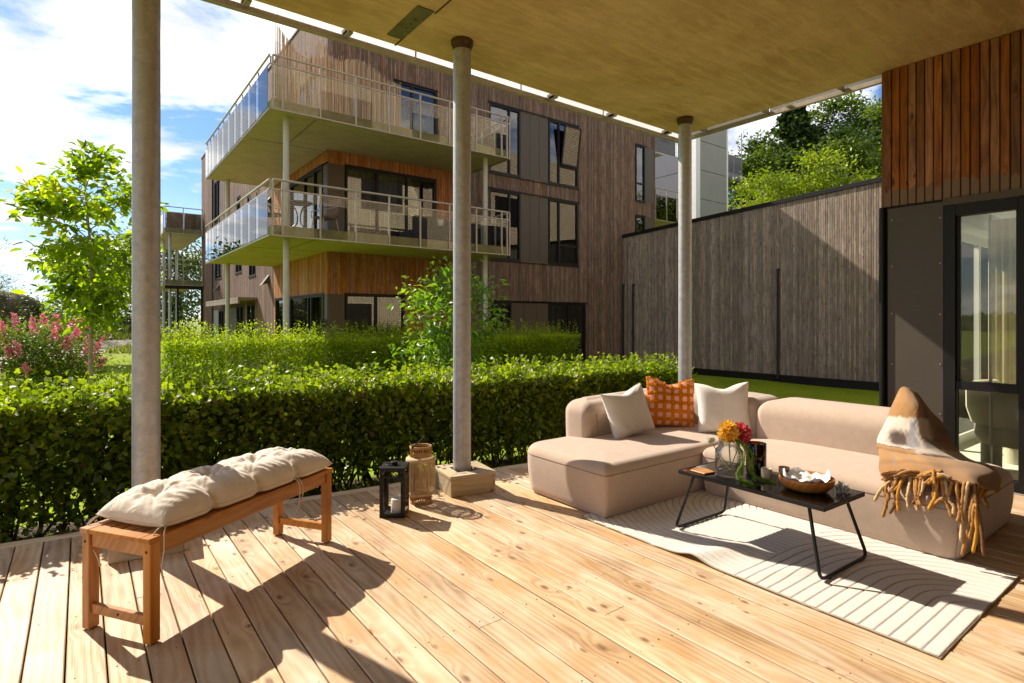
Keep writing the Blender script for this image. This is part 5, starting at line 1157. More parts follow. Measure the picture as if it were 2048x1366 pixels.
def pillow(name, label, loc, w, h, t, rot, mat, seed=0, corner=.10, n=44, attr=False, chop=0.0):
    rt = []; rb = []
    for i in range(n + 1):
        a_ = []; b_ = []
        for j in range(n + 1):
            u = i / n * 2 - 1; v = j / n * 2 - 1
            pu = u * (1 - corner * (1 - abs(v) ** 2.0) * abs(u) ** 3); pv = v * (1 - corner * (1 - abs(u) ** 2.0) * abs(v) ** 3)
            e = ((1 - u ** 4) * (1 - v ** 4)) ** .55
            wr = .003 * math.sin(u * 4 + v * 3 + seed) * e + .0035 * math.sin(math.atan2(v + 1.1, u + .2) * 9 + seed) * math.exp(-((v + .6) / .4) ** 2) * e + .003 * math.sin(math.atan2(v - 1.0, u - 1.0) * 14) * math.exp(-((u - .7) ** 2 + (v - .7) ** 2) / .18) * e
            x_ = pu * w / 2; z_ = pv * h / 2
            if chop and v > .0: z_ -= chop * h * (v ** 2) * math.exp(-(u / .42) ** 2)
            d = t / 2 * e
            a_.append((x_, -d - wr, z_)); b_.append((x_, d - wr * .5, z_))
        rt.append(a_); rb.append(b_)
    mb = MB(); mb.grid(rt); mb.grid([list(reversed(r_)) for r_ in rb]); me = mb.mesh(name, mat, smooth=True)
    ru = me.attributes.new('uu', 'FLOAT', 'POINT'); rv = me.attributes.new('vv', 'FLOAT', 'POINT'); us = []; vs = []
    for pas in (0, 1):
        for i in range(n + 1):
            for j in range(n + 1): jj = j if pas == 0 else n - j; us.append(i / n); vs.append(jj / n)
    ru.data.foreach_set('value', us); rv.data.foreach_set('value', vs)
    root = thing('throw_pillow', label, 'pillow', loc); root.rotation_euler = rot
    o = inst('pillow_cover', me, root)
    return root, o, rt
# ribbed cream
m = Mat('ribbed_cream_cover'); v_ = m.attr('vv'); u_ = m.attr('uu'); nz = m.noise(m.obj(), 26, 3)
s_ = m.math('SINE', m.math('ADD', m.math('MULTIPLY', v_, 230.0), m.math('MULTIPLY', nz, 3.5))); M['rib'] = m.done(m.bsdf(m.mix(m.rng(s_, -1, 1, 0, 1), (.68, .63, .56), (.84, .79, .72)), .9, .2, 0, m.bump(s_, .7, .004)))
# orange grid cover base
m = Mat('orange_check_cover'); u_ = m.attr('uu'); v_ = m.attr('vv')
def grid_line(s_, k, w): return m.math('GREATER_THAN', m.math('ABSOLUTE', m.math('SUBTRACT', m.math('FRACT', m.math('MULTIPLY', s_, k)), .5)), w)
gl = m.math('MAXIMUM', grid_line(u_, 6.0, .27), grid_line(v_, 6.0, .27)); nz = m.noise(m.obj(), 160, 3)
c_ = m.mix(gl, (.85, .44, .33), (.66, .20, .012)); M['check'] = m.done(m.bsdf(m.mix(m.rng(nz, .3, .7, 0, .22), c_, (.30, .08, .01)), .95, .15, 0, m.bump(nz, .6, .004)))
M['tuftyarn'] = plain('orange_tuft_yarn', (.85, .36, .025), .95, .15, 0, .3, 90)
pillow('throw_pillow', 'cream ribbed pillow leaning on the left backrest of the sofa', (3.77, 3.325, .605), .47, .43, .15, (R(-16), R(-9), R(-6)), M['rib'], 1, .10, chop=.08)
proot, pcover, prt = pillow('throw_pillow', 'orange and pink checked pillow with shaggy tufts, in the corner of the sofa', (4.40, 3.37, .625), .47, .47, .15, (R(-12), R(4), R(-34)), M['check'], 3, .08, n=60, chop=.12)
pillow('throw_pillow', 'plain natural linen pillow with piped edge, in the sofa corner behind the flowers', (4.58, 2.93, .615), .47, .46, .16, (R(-14), R(-3), R(-50)), M['linen'], 5, .09, chop=.10)
# shaggy yarn ridges of the orange pillow: thin loops standing off the cover along the grid lines
g = np.random.default_rng(12); mb = MB()
N_ = 60
for line in range(0, 7):
    for kind in (0, 1):
        for s in np.arange(0.03, .97, .0085):
            jit = g.normal() * .012; a = min(max(line / 6 + jit, 0.012), .988)
            i, j = (a * N_, s * N_) if kind == 0 else (s * N_, a * N_)
            if j < N_ * .05 and g.random() < .5: continue
            if kind == 0 and s < .38 and 0 < line < 6: continue
            if kind == 1 and line < 3 and g.random() < .75: continue
            i0 = int(i); j0 = int(j); i0 = min(i0, N_ - 1); j0 = min(j0, N_ - 1); p = Vector(prt[i0][j0]).lerp(Vector(prt[i0 + 1][j0 + 1]), (i - i0 + j - j0) / 2)
            for q in range(2):
                d = Vector((g.normal() * .5, -1 + g.normal() * .25, g.normal() * .5)).normalized(); L = .010 + .008 * g.random(); b_ = p + Vector((g.normal() * .003, .002, g.normal() * .003))
                w_ = Vector((g.normal(), 0, g.normal())).normalized() * .0036; mb.add([tuple(b_ - w_), tuple(b_ + w_), tuple(b_ + d * L + w_ * .7), tuple(b_ + d * L - w_ * .7)], [(0, 1, 2, 3)])
o = mb.build('tufted_yarn', M['tuftyarn'], proot); o['kind'] = 'stuff'

# rug --------------------------------------------------------------------
RX0, RX1, RY0, RY1 = 2.83, 4.07, 0.815, 2.93; nx, ny = 340, 580
xs = np.linspace(RX0, RX1, nx); ys = np.linspace(RY0, RY1, ny); XX, YY = np.meshgrid(xs, ys, indexing='ij')
def groove(d, p=.062, w=.0034): q = np.abs(((d / p) % 1.0) - .5) * p; q = p / 2 - q; return np.exp(-(q / w) ** 2)
A_ = np.where(XX > 3.38, np.hypot(XX - 3.38, YY - RY0), YY - RY0); gA = groove(A_)
B_ = np.where(YY > 2.15, np.hypot(XX - 4.07, YY - 2.15), 4.07 - XX); gB = groove(B_, .05)
G_ = np.where(YY < 1.76, gA, gB); Z = .011 - .0055 * G_ + .0007 * rng.random(XX.shape)
# a raised ripple running in from the free edge
rip = .030 * np.exp(-(((YY - 2.02) + (XX - 2.83) * .22) / .085) ** 2) * np.exp(-((XX - 2.83) / .42) ** 2) + .012 * np.exp(-(((YY - 1.72) + (XX - 2.83) * .45) / .07) ** 2) * np.exp(-((XX - 3.25) / .35) ** 2)
Z = Z + rip + .002 * wob(XX * 2, YY * 2); XXs = XX + .012 * np.exp(-((YY - 2.0) / .25) ** 2) * (RX1 - XX) / (RX1 - RX0)
mb = MB(); mb.grid(np.stack([XXs, YY, Z], -1).tolist())
def rug_mat():
    m = Mat('cream_wool_rug'); v = m.obj(); a = m.noise(v, 420, 2, .6); b = m.noise(v, 5, 4); gr = m.attr('grv')
    c = m.mix(m.rng(a, .3, .7, 0, 1), (.72, .66, .585), (.90, .85, .775)); c = m.mix(m.rng(b, .3, .7, 0, .25), c, (.74, .67, .58)); c = m.mix(m.math('MULTIPLY', gr, .8), c, (.36, .29, .22))
    return m.done(m.bsdf(c, .97, .1, 0, m.bump(a, .9, .006), Sheen_Weight=.2))
M['rug'] = rug_mat()
rug = thing('rug', 'cream wool rug with carved curved lines, one edge rippled, under the coffee table', 'rug', (0, 0, 0))
me = mb.mesh('pile', M['rug'], smooth=True); at_ = me.attributes.new('grv', 'FLOAT', 'POINT'); at_.data.foreach_set('value', G_.ravel().astype(np.float32)); inst('pile', me, rug)
mb = MB(); loop = [(XXs[0, j], YY[0, j], Z[0, j] - .004) for j in range(0, ny, 8)] + [(XXs[i, -1], YY[i, -1], Z[i, -1] - .004) for i in range(0, nx, 11)] + [(XXs[-1, j], YY[-1, j], Z[-1, j] - .004) for j in range(ny - 1, -1, -6)] + [(XXs[i, 0], YY[i, 0], Z[i, 0] - .004) for i in range(nx - 1, 5, -8)]
mb.tube([tuple(float(c) for c in p) for p in loop], .0052, 6, closed=True); mb.build('bound_edge', plain('rug_binding', (.36, .30, .22), .9, .2), rug, smooth=True)

# coffee table -----------------------------------------------------------
TH = .392
tb = thing('coffee_table', 'black metal coffee table with dark glass top, standing on the rug', 'table', (3.40, 1.885, .012), R(-1.5))
TL, TW = .95, .475
m = Mat('slatted_black_glass'); M['tglass'] = m.done(m.bsdf((.008, .008, .008), .06, .6, 0, None, Coat_Weight=.6))
mb = MB(); mb.box(-TW / 2 + .010, TW / 2 - .010, -TL / 2 + .010, TL / 2 - .010, TH - .010, TH - .0035); gt = mb.build('glass_top', M['tglass'], tb, bevel=.001)
for (a, b, c, d) in ((-TW / 2, -TW / 2 + .0095, -TL / 2, TL / 2), (TW / 2 - .0095, TW / 2, -TL / 2, TL / 2), (-TW / 2 + .0095, TW / 2 - .0095, -TL / 2, -TL / 2 + .0095), (-TW / 2 + .0095, TW / 2 - .0095, TL / 2 - .0095, TL / 2)):
    mb = MB(); mb.box(a, b, c, d, TH - .026, TH - .001); mb.build('table_frame', M['black'], tb, bevel=.0025, bseg=2)
for sy in (-1, 1):
    yt = sy * (TL / 2 - .10); yb_ = sy * (TL / 2 - .005); hw = TW / 2 - .035; fw_ = TW / 2 + .035
    def lp(f, sx): return Vector((sx * (hw + (fw_ - hw) * f), yt + (yb_ - yt) * f, (TH - .026) * (1 - f) + .012 * f))
    pts = [lp(0, -1), lp(.4, -1), lp(.78, -1), lp(.88, -1)]
    c0 = lp(.88, -1); c1 = lp(1.0, -1) + Vector((.06, 0, 0))
    corner = lp(1.0, -1)
    for t in (.25, .5, .75): pts.append(c0.lerp(corner, t).lerp(corner.lerp(c1, t), t))
    pts.append(c1); pts.append(Vector((0, yb_, .012))); pts = pts + [Vector((-p.x, p.y, p.z)) for p in reversed(pts[:-1])]
    mb = MB(); mb.tube([tuple(p) for p in pts], .0095, 12); lg = mb.build('leg', M['black'], tb, smooth='auto')
    for sx in (-1, 1):
        mb = MB(); mb.lathe([(0, 0), (.011, 0), (.011, .012), (0, .012)], 10, (sx * (TW / 2 - .06), yb_, -.002)); mb.build('foot_pad', M['black'], lg)
TZ = .012 + TH - .0035 + .0005
def on_table(name, label, cat, px, py): return thing(name, label, cat, (px, py, TZ))

# vase with flowers
va = on_table('flower_vase', 'clear dimpled glass vase holding the dahlias, on the coffee table', 'vase', 3.325, 2.085)
prof = [(0.0, .004), (.062, .003), (.070, .010), (.071, .03), (.071, .135), (.068, .150), (.056, .163), (.052, .172), (.052, .205), (.056, .212), (.053, .213), (.0495, .205), (.0495, .172), (.053, .160), (.065, .148), (.068, .133), (.068, .014), (.0, .012)]
m = Mat('dimpled_glass'); vd = m.vor(m.obj(), 85); fr = m.n('ShaderNodeFresnel'); fr.inputs['IOR'].default_value = 1.55
bn = m.bump(vd, 0.6, .003); m.set(fr.inputs['Normal'], bn); tr = m.n('ShaderNodeBsdfTransparent'); m.set(tr.inputs[0], (.95, .955, .95)); gl_ = m.n('ShaderNodeBsdfGlossy'); gl_.inputs['Roughness'].default_value = .04; m.set(gl_.inputs['Normal'], bn)
mxs = m.n('ShaderNodeMixShader'); m.set(mxs.inputs[0], m.math('MULTIPLY', fr.outputs[0], .75)); m.nt.links.new(tr.outputs[0], mxs.inputs[1]); m.nt.links.new(gl_.outputs[0], mxs.inputs[2]); M['dimple'] = m.done(mxs.outputs[0])
mb = MB(); mb.lathe([(r_ * 1.22, z_ * 1.12) for r_, z_ in prof], 48); mb.build('vase_body', M['dimple'], va, smooth=True)
def dahlia(name, label, c, r_, mat, seed, axis):
    root = thing(name, label, 'flower', c); g = np.random.default_rng(seed); n_ = 210; k = np.arange(n_); ph = k * 2.39996; cosz = 1 - (k / n_) * 1.55; sinz = np.sqrt(np.maximum(0, 1 - cosz ** 2))
    d = np.stack([np.cos(ph) * sinz, np.sin(ph) * sinz, cosz], 1); q = Vector((0, 0, 1)).rotation_difference(Vector(axis)).to_matrix(); d = d @ np.array(q).T
    V, F = T_WIDE; pts = []; ln = r_ * (.50 + .16 * (k / n_)) * (.9 + .2 * g.random(n_))
    me = leaf_mesh('petals', d * r_ * .42, ln * 1.0, mat, T_LEAF, np.cross(d, unit(g.normal(size=(n_, 3)))), 2.0, d, 5.0, np.clip(.15 + .6 * (1 - k / n_) * 0 + .8 * g.random(n_), 0, 1), seed); inst('petals', me, root)
    mb = MB(); mb.lathe([(0, -.3 * r_), (.35 * r_, -.15 * r_), (.42 * r_, .1 * r_), (.25 * r_, .32 * r_), (0, .38 * r_)], 12); mb.build('flower_core', mat, root, smooth=True)
    e = Vector((3.325, 2.075, TZ + .05)) - Vector(c); mb = MB(); mb.tube([(0, 0, 0), (e.x * .35, e.y * .35, e.z * .45), tuple(e)], .0032, 6); mb.build('stem', M['amar'], root)
dahlia('dahlia', 'yellow-orange dahlia in the glass vase', (3.292, 2.065, TZ + .285), .074, M['petal_y'], 1, (-.55, -.45, .55))
dahlia('dahlia', 'coral pink dahlia in the glass vase, right of the yellow one', (3.372, 2.028, TZ + .275), .076, M['petal_p'], 2, (.1, -.7, .5))
dahlia('dahlia', 'small yellow dahlia tucked behind the big yellow one', (3.335, 2.10, TZ + .31), .05, M['petal_y'], 4, (-.1, .2, .9))
dahlia('hydrangea_floret', 'small white blossom at the left rim of the vase', (3.235, 2.16, TZ + .225), .030, M['petal_w'], 3, (-.7, .3, .5))
am = thing('amaranth_spray', 'green hanging amaranth strands trailing from the vase onto the table', 'flower', (0, 0, 0)); g = np.random.default_rng(9)
strands = [[(3.31, 2.03, .24), (3.268, 1.975, .20), (3.262, 1.955, .12), (3.250, 1.985, .045), (3.262, 1.965, .008), (3.29, 1.93, .006)],
           [(3.32, 2.03, .24), (3.288, 1.955, .20), (3.300, 1.935, .13), (3.318, 1.935, .06), (3.345, 1.895, .012), (3.375, 1.855, .008), (3.385, 1.81, .007)],
           [(3.33, 2.03, .24), (3.31, 1.955, .21), (3.318, 1.945, .14), (3.335, 1.935, .07), (3.34, 1.905, .02), (3.36, 1.87, .018)],
           [(3.34, 2.03, .22), (3.345, 1.95, .18), (3.358, 1.945, .10), (3.34, 1.93, .05), (3.30, 1.90, .01)],
           [(3.31, 2.03, .25), (3.292, 1.965, .22), (3.288, 1.955, .15), (3.28, 1.965, .08), (3.27, 1.97, .02), (3.255, 1.93, .008), (3.25, 1.88, .007)]]
for sp in strands:
    P_ = [Vector((p[0], p[1], TZ + p[2])) for p in sp]; Q = []
    for i in range(len(P_) - 1):
        p0 = P_[max(i - 1, 0)]; p1 = P_[i]; p2 = P_[i + 1]; p3 = P_[min(i + 2, len(P_) - 1)]
        for k in range(14): t = k / 14; Q.append(.5 * ((2 * p1) + (-p0 + p2) * t + (2 * p0 - 5 * p1 + 4 * p2 - p3) * t * t + (-p0 + 3 * p1 - 3 * p2 + p3) * t ** 3))
    Qn = np.array([tuple(q) for q in Q]); pp = np.repeat(Qn, 9, 0) + g.normal(size=(len(Qn) * 9, 3)) * .0035; pp[:, 2] = np.maximum(pp[:, 2], TZ + .002)
    mb = MB(); mb.tube([tuple(q) for q in Q], .0022, 5); st = mb.build('strand', M['amar'], am)
    inst('florets', leaf_mesh('florets', pp, .0075, M['amar'], T_QUAD, (0, 0, 1), .2, None, 0, None, 5), st)['kind'] = 'stuff'
# brown glass candle holder
hg = on_table('candle_holder', 'tall dark brown glass cylinder on the coffee table', 'candle holder', 3.515, 2.01)
m = Mat('brown_glass'); fr = m.n('ShaderNodeFresnel'); fr.inputs['IOR'].default_value = 1.6; tr = m.n('ShaderNodeBsdfTransparent'); m.set(tr.inputs[0], (.24, .12, .07)); gl_ = m.n('ShaderNodeBsdfGlossy'); gl_.inputs['Roughness'].default_value = .03
mxs = m.n('ShaderNodeMixShader'); m.nt.links.new(fr.outputs[0], mxs.inputs[0]); m.nt.links.new(tr.outputs[0], mxs.inputs[1]); m.nt.links.new(gl_.outputs[0], mxs.inputs[2]); M['brownglass'] = m.done(mxs.outputs[0])
mb = MB(); mb.lathe([(0, .002), (.054, .002), (.060, .008), (.062, .03), (.0625, .195), (.061, .198), (.059, .195), (.0585, .03), (.056, .014), (0, .012)], 40); mb.build('glass_body', M['brownglass'], hg, smooth=True)
mb = MB(); mb.lathe([(0, .014), (.030, .014), (.030, .075), (.026, .078), (0, .076)], 24); mb.build('candle', plain('brown_wax', (.16, .08, .04), .6, .4), hg, smooth='auto')
# cups
m = Mat('speckled_stoneware'); sp = m.vor(m.obj(), 260); cc = m.mix(m.ramp(sp, [(.10, 1.0), (.16, 0.0)]), (.50, .44, .33), (.18, .12, .07)); M['stone'] = m.done(m.bsdf(cc, .35, .5))
for lab, cx_, cy_ in (('speckled beige cup nearest the flowers on the coffee table', 3.435, 1.895), ('speckled beige cup half hidden by the wooden bowl', 3.555, 1.845)):
    t = on_table('cup', lab, 'cup', cx_, cy_); t['group'] = 'small cups on the coffee table'
    mb = MB(); mb.lathe([(0, .003), (.024, .001), (.030, .006), (.032, .02), (.0325, .066), (.0315, .068), (.030, .066), (.0295, .02), (.026, .011), (0, .010)], 32); mb.build('cup_body', M['stone'], t, smooth=True)
# bowl and cloth
bo = on_table('wooden_bowl', 'round wooden bowl holding crumpled white paper', 'bowl', 3.415, 1.64)
m = wood_mat('turned_bowl_wood', (.26, .09, .02), (.44, .18, .045), (.56, .26, .08), 'X', (9, 5), (.1, .03, .01), .28, .05, .05, bump=.05); M['bowl'] = m
mb = MB(); mb.lathe([(r_ * 1.25, z_ * 1.18) for r_, z_ in [(0, .002), (.075, .002), (.095, .010), (.112, .028), (.119, .05), (.120, .064), (.116, .066), (.112, .062), (.108, .045), (.098, .026), (.08, .016), (0, .012)]], 56); mb.build('bowl_body', M['bowl'], bo, smooth=True)
pa = thing('paper_sheet', 'crumpled white paper lining the wooden bowl', 'paper', (3.415, 1.64, TZ)); rows = []
g = np.random.default_rng(15); npap = 34
for i in range(npap):
    row = []
    for j in range(npap):
        u = (i / (npap - 1) - .5) * .23; v = (j / (npap - 1) - .5) * .25; r_ = math.hypot(u, v); a = math.atan2(v, u)
        z = .028 + .026 * (r_ / .11) ** 2 + .013 * abs(math.sin(u * 43 + math.sin(v * 31) * 1.9)) + .012 * abs(math.cos(v * 39 - u * 22)) + (.018 * max(0, (r_ - .112) / .04) * max(0, math.sin(a * 2 + 2.6)) if r_ > .112 else 0)
        rr2 = min(r_, .124); row.append((math.cos(a) * rr2, math.sin(a) * rr2, z))
    rows.append(row)
mb = MB(); mb.grid(rows); M['paper'] = plain('white_tissue', (.80, .79, .77), .8, .3, 0, .03, 20); o = mb.build('paper_body', M['paper'], pa); o.modifiers.new('thick', 'SOLIDIFY').thickness = .0012
# crumpled clear wrapper
wr = on_table('clear_wrapper', 'crumpled clear wrapper beside the wooden bowl, near the table end', 'wrapper', 3.53, 1.485)
mb = MB(); rows = []; g = np.random.default_rng(19)
for i in range(13):
    rows.append([((j / 12 - .5) * .075 + g.normal() * .006, (i / 12 - .5) * .055 + g.normal() * .006, max(.002, .025 + .028 * math.sin(i * 1.3) * math.cos(j * .9) + g.normal() * .009)) for j in range(13)])
mb.grid(rows); mb.build('film', glass_mat('clear_film', (.95, .95, .94), 1.35, .12, .7, (.85, .85, .85), .6), wr)
# folded brown paper at far end
bp = on_table('wooden_coaster', 'flat reddish wooden coaster at the far left end of the coffee table', 'coaster', 3.262, 2.245)
mb = MB(); mb.prism([(-.055, -.06), (.04, -.075), (.07, .02), (.03, .07), (-.05, .055)], 0, .010); mb.build('coaster_body', M['teak'], bp, bevel=.003)

# black lantern ----------------------------------------------------------
ln = thing('lantern', 'black metal lantern with glass sides and a white candle, on the deck', 'lantern', (1.805, 3.795, 0), R(-37))
LW, LH = .178, .355; a = LW / 2
for sx in (-1, 1):
    for sy in (-1, 1):
        mb = MB(); mb.box(*(sorted((sx * a, sx * (a - .016)))), *(sorted((sy * a, sy * (a - .016)))), .016, LH - .012); mb.build('corner_post', M['black'], ln, bevel=.0015)
mb = MB(); mb.box(-a - .001, a + .001, -a - .001, a + .001, .003, .0155); mb.build('base_plate', M['black'], ln, bevel=.002)
mb = MB(); mb.box(-a - .004, a + .004, -a - .004, a + .004, LH - .0115, LH); mb.lathe([(.0, LH), (.022, LH), (.022, LH + .018), (.028, LH + .020), (.028, LH + .026), (0, LH + .028)], 20); mb.build('lid', M['black'], ln, bevel=.0015)
mb = MB(); mb.tube([(.03 * math.cos(t) - .03, .03 * math.sin(t), LH + .004) for t in np.linspace(0, 2 * PI, 20)[:-1]], .0028, 6, closed=True); mb.build('ring', M['black'], ln, smooth=True)
for k in range(4):
    Rm = Matrix.Rotation(k * PI / 2, 4, 'Z'); mb = MB(); b_ = a - .016; y_ = -a + .004
    for q in ((-b_, b_, LH - .075, LH - .062), (-b_, b_, LH - .026, LH - .0118), (-b_, b_, .0158, .030), (-b_ + .001, -b_ + .012, .030, LH - .075), (b_ - .012, b_ - .001, .030, LH - .075)): mb.box(q[0], q[1], y_ - .003, y_ + .003, q[2], q[3], Rm)
    fr_ = mb.build('side_frame', M['black'], ln)
    mb = MB(); mb.box(-b_ + .012, b_ - .012, y_ - .001, y_ + .001, .030, LH - .075, Rm); mb.build('pane', M['lampglass'], fr_)
mb = MB(); mb.lathe([(0, .016), (.036, .016), (.037, .02), (.037, .108), (.033, .113), (.012, .111), (0, .108)], 28, (.012, .0, 0)); cdl = mb.build('candle', plain('white_wax', (.82, .80, .76), .5, .4, 0, .02), ln, smooth='auto')
mb = MB(); mb.tube([(.012, 0, .108), (.012, 0, .120)], .0012, 5); mb.build('wick', M['black'], cdl)
mb = MB(); mb.tube([(b_ - .004, -a - .001, .17), (b_ - .004, -a - .016, .17)], .004, 8); mb.build('latch', M['black'], ln)

# rattan lantern ---------------------------------------------------------
rl = thing('rattan_lantern', 'round woven rattan and jute lantern behind the black lantern', 'lantern', (2.085, 3.925, 0), R(10))
M['rattan'] = plain('rattan_cane', (.42, .23, .09), .5, .4, 0, .25, 40); M['jute'] = plain('jute_strip', (.56, .42, .25), .85, .2, 0, .2, 60, .4, 200)
for z_, r_ in ((.006, .080), (.016, .080), (.070, .080), (.350, .080), (.421, .080), (.430, .080)):
    mb = MB(); mb.tube([(r_ * math.cos(t), r_ * math.sin(t), z_) for t in np.linspace(0, 2 * PI, 41)[:-1]], .0055, 7, closed=True); mb.build('hoop', M['rattan'], rl, smooth=True)
for z0_, z1_, nm in ((.018, .068, 'lower'), (.352, .419, 'upper')):
    for k in range(28):
        t = k / 28 * 2 * PI; mb = MB(); mb.tube([(.080 * math.cos(t), .080 * math.sin(t), z0_), (.080 * math.cos(t), .080 * math.sin(t), z1_)], .0034, 5, False); mb.build('cane', M['rattan'], rl)
m = Mat('open_jute_weave'); o_ = m.xyz(m.obj()); at2 = m.math('MULTIPLY', m.math('ARCTAN2', o_[1], o_[0]), 1.0)
th_ = m.math('FRACT', m.math('MULTIPLY', at2, 48.0)); zz_ = m.math('FRACT', m.math('MULTIPLY', o_[2], 210.0)); nz = m.noise(m.obj(), 40, 3)
mask = m.math('MAXIMUM', m.math('GREATER_THAN', zz_, .60), m.math('GREATER_THAN', th_, .72)); b1 = m.bsdf((.55, .40, .24), .9, .2); tr = m.n('ShaderNodeBsdfTransparent'); mxs = m.n('ShaderNodeMixShader')
m.set(mxs.inputs[0], mask); m.nt.links.new(tr.outputs[0], mxs.inputs[1]); m.nt.links.new(b1, mxs.inputs[2]); M['weave'] = m.done(mxs.outputs[0])
mb = MB(); mb.lathe([(.112, .072), (.112, .335)], 64); mb.build('woven_shade', M['weave'], rl, smooth=True)
mb = MB(); mb.lathe([(.082, .352), (.100, .350), (.112, .342), (.1135, .330), (.1135, .318), (.110, .318), (.110, .336), (.098, .345), (.082, .347)], 56); mb.build('shoulder', M['jute'], rl, smooth=True)
mb = MB(); mb.lathe([(.082, .066), (.104, .068), (.1135, .078), (.1135, .098), (.110, .098), (.110, .080), (.082, .071)], 56); mb.build('base_band', M['jute'], rl, smooth=True)
for k in range(10):
    t = k / 10 * 2 * PI + .2; mb = MB(); mb.bar((.1135 * math.cos(t), .1135 * math.sin(t), .09), (.1135 * math.cos(t), .1135 * math.sin(t), .33), .010, .003, t); mb.build('upright_strip', M['jute'], rl)
mb = MB(); mb.lathe([(.0, .075), (.055, .075), (.055, .22), (.053, .22), (.053, .078)], 28); mb.build('glass_insert', M['lampglass'], rl, smooth='auto')
mb = MB(); mb.tube([(-.085, -.01, .425), (-.09, -.01, .437), (-.05, 0, .448), (.03, .03, .470), (.075, .055, .486)], .005, 7); mb.build('handle', M['black'], rl, smooth=True)

# throw blanket ----------------------------------------------------------
def Wp(px, py, X):   # point of the cloth: height and depth at world x = X
    a = (px - 1024) / 1141.0; vx = .603 + a * .798; t = X / vx; return Vector((X, t * (.798 - a * .603), 1.4 + (640 - py) / 1141.0 * t))
rows = [[(1802, 781, 4.80), (1806, 777, 4.78), (1811, 777, 4.78), (1819, 781, 4.80), (1827, 786, 4.83), (1834, 791, 4.90)],
        [(1787, 814, 4.70), (1800, 812, 4.62), (1818, 812, 4.59), (1836, 814, 4.63), (1850, 819, 4.74), (1859, 825, 4.92)],
        [(1776, 845, 4.63), (1795, 845, 4.53), (1817, 847, 4.50), (1840, 848, 4.55), (1860, 848, 4.72), (1884, 852, 4.98)],
        [(1760, 880, 4.54), (1785, 883, 4.44), (1815, 887, 4.40), (1847, 889, 4.44), (1874, 885, 4.62), (1902, 892, 4.98)],
        [(1761, 898, 4.42), (1788, 903, 4.31), (1822, 909, 4.27), (1860, 913, 4.31), (1900, 917, 4.50), (1937, 921, 4.88)],
        [(1764, 920, 4.27), (1790, 921, 4.20), (1828, 923, 4.16), (1875, 930, 4.16), (1925, 931, 4.34), (1976, 933, 4.82)],
        [(1760, 944, 4.12), (1796, 936, 4.10), (1840, 937, 4.07), (1888, 948, 4.05), (1942, 951, 4.12), (1998, 955, 4.72)],
        [(1775, 963, 4.02), (1808, 949, 4.02), (1850, 950, 4.00), (1894, 963, 3.975), (1950, 972, 3.985), (1994, 986, 4.42)]]
ctrl = [[Wp(*c) for c in r_] for r_ in rows]
def crs(P, f):
    n_ = len(P) - 1; f = min(max(f, 0), .99999) * n_; i = int(f); u = f - i; p0 = P[max(i - 1, 0)]; p1 = P[i]; p2 = P[i + 1]; p3 = P[min(i + 2, n_)]
    return .5 * ((2 * p1) + (-p0 + p2) * u + (2 * p0 - 5 * p1 + 4 * p2 - p3) * u * u + (-p0 + 3 * p1 - 3 * p2 + p3) * u ** 3)
def smooth(a, b, x): x = min(1, max(0, (x - a) / (b - a))); return x * x * (3 - 2 * x)
def band(a, b, x, w=.012): return smooth(a - w, a + w, x) * (1 - smooth(b - w, b + w, x))
CAM = np.array((.40, .205, .068)); CAM2 = np.array((.50, .27, .09)); CRM = np.array((.70, .60, .49)); BRN = np.array((.075, .045, .030)); GRY = np.array((.26, .25, .27)); DCM = np.array((.27, .125, .035))
def plaid(s_, t_):
    n_ = float(wob(s_ * 14, t_ * 14, 0, 1.3)) * .012 + float(wob(s_ * 45, t_ * 37, 1, 1.0)) * .008; s_ += n_; t_ += float(wob(s_ * 11, t_ * 17, 2, 1.1)) * .03 + float(wob(s_ * 40, t_ * 50, 3, 1.0)) * .014; c = CAM.copy()
    def lay(col, k):
        nonlocal c; c = c * (1 - k) + col * k
    lay(CAM2, band(.03, .12, s_, .04) * .5)
    lay(CRM, band(.245, .525, s_) * (1 - band(.80, 1.2, t_, .02)))
    lay(DCM, band(.0, .44, s_, .02) * smooth(.70, .78, t_))  # dark camel flank: shade beyond the ridge painted in with the brown
    lay(BRN, band(.30, .36, s_, .02) * smooth(.80, .84, t_) * .8)
    lay(BRN, band(.10, .24, s_, .03) * band(.66, .76, t_, .03) * .75)
    lay(GRY, band(.27, .50, s_, .03) * band(.42, .54, t_, .03) * .95)
    lay(BRN, band(.345, .475, s_, .03) * band(.16, .42, t_, .06) * 1.0)
    lay(BRN, band(.40, .50, s_, .02) * band(.60, .80, t_, .04) * .65)
    lay(CRM, band(.50, .575, s_) * smooth(.42, .55, t_)); lay(CRM, band(.56, .56 + .20 * max(0, t_ - .72) / .28, s_) * smooth(.74, .80, t_))
    lay(BRN, band(.508, .528, s_, .006) * (1 - smooth(.40, .55, t_)) * .9); lay(BRN, band(.578 + .19 * max(0, t_ - .75) / .25, .592 + .20 * max(0, t_ - .75) / .25, s_, .006) * smooth(.35, .5, t_) * .7)  # brown lines paint the dark crease where the lower panel folds over
    lay(CAM2, band(.60, .72, s_, .02) * (1 - smooth(.7, .8, t_)) * .6); lay(GRY, band(.60, .80, s_, .03) * band(.17, .21, t_, .012) * .5)
    lay(DCM, band(.74, .79, s_, .01) * .35); lay(DCM, smooth(.80, 1.0, s_) * .35 + smooth(.8, .95, t_) * smooth(.75, .85, s_) * .4)
    return c
NS, NT = 150, 130; grid_ = []; cols_ = []
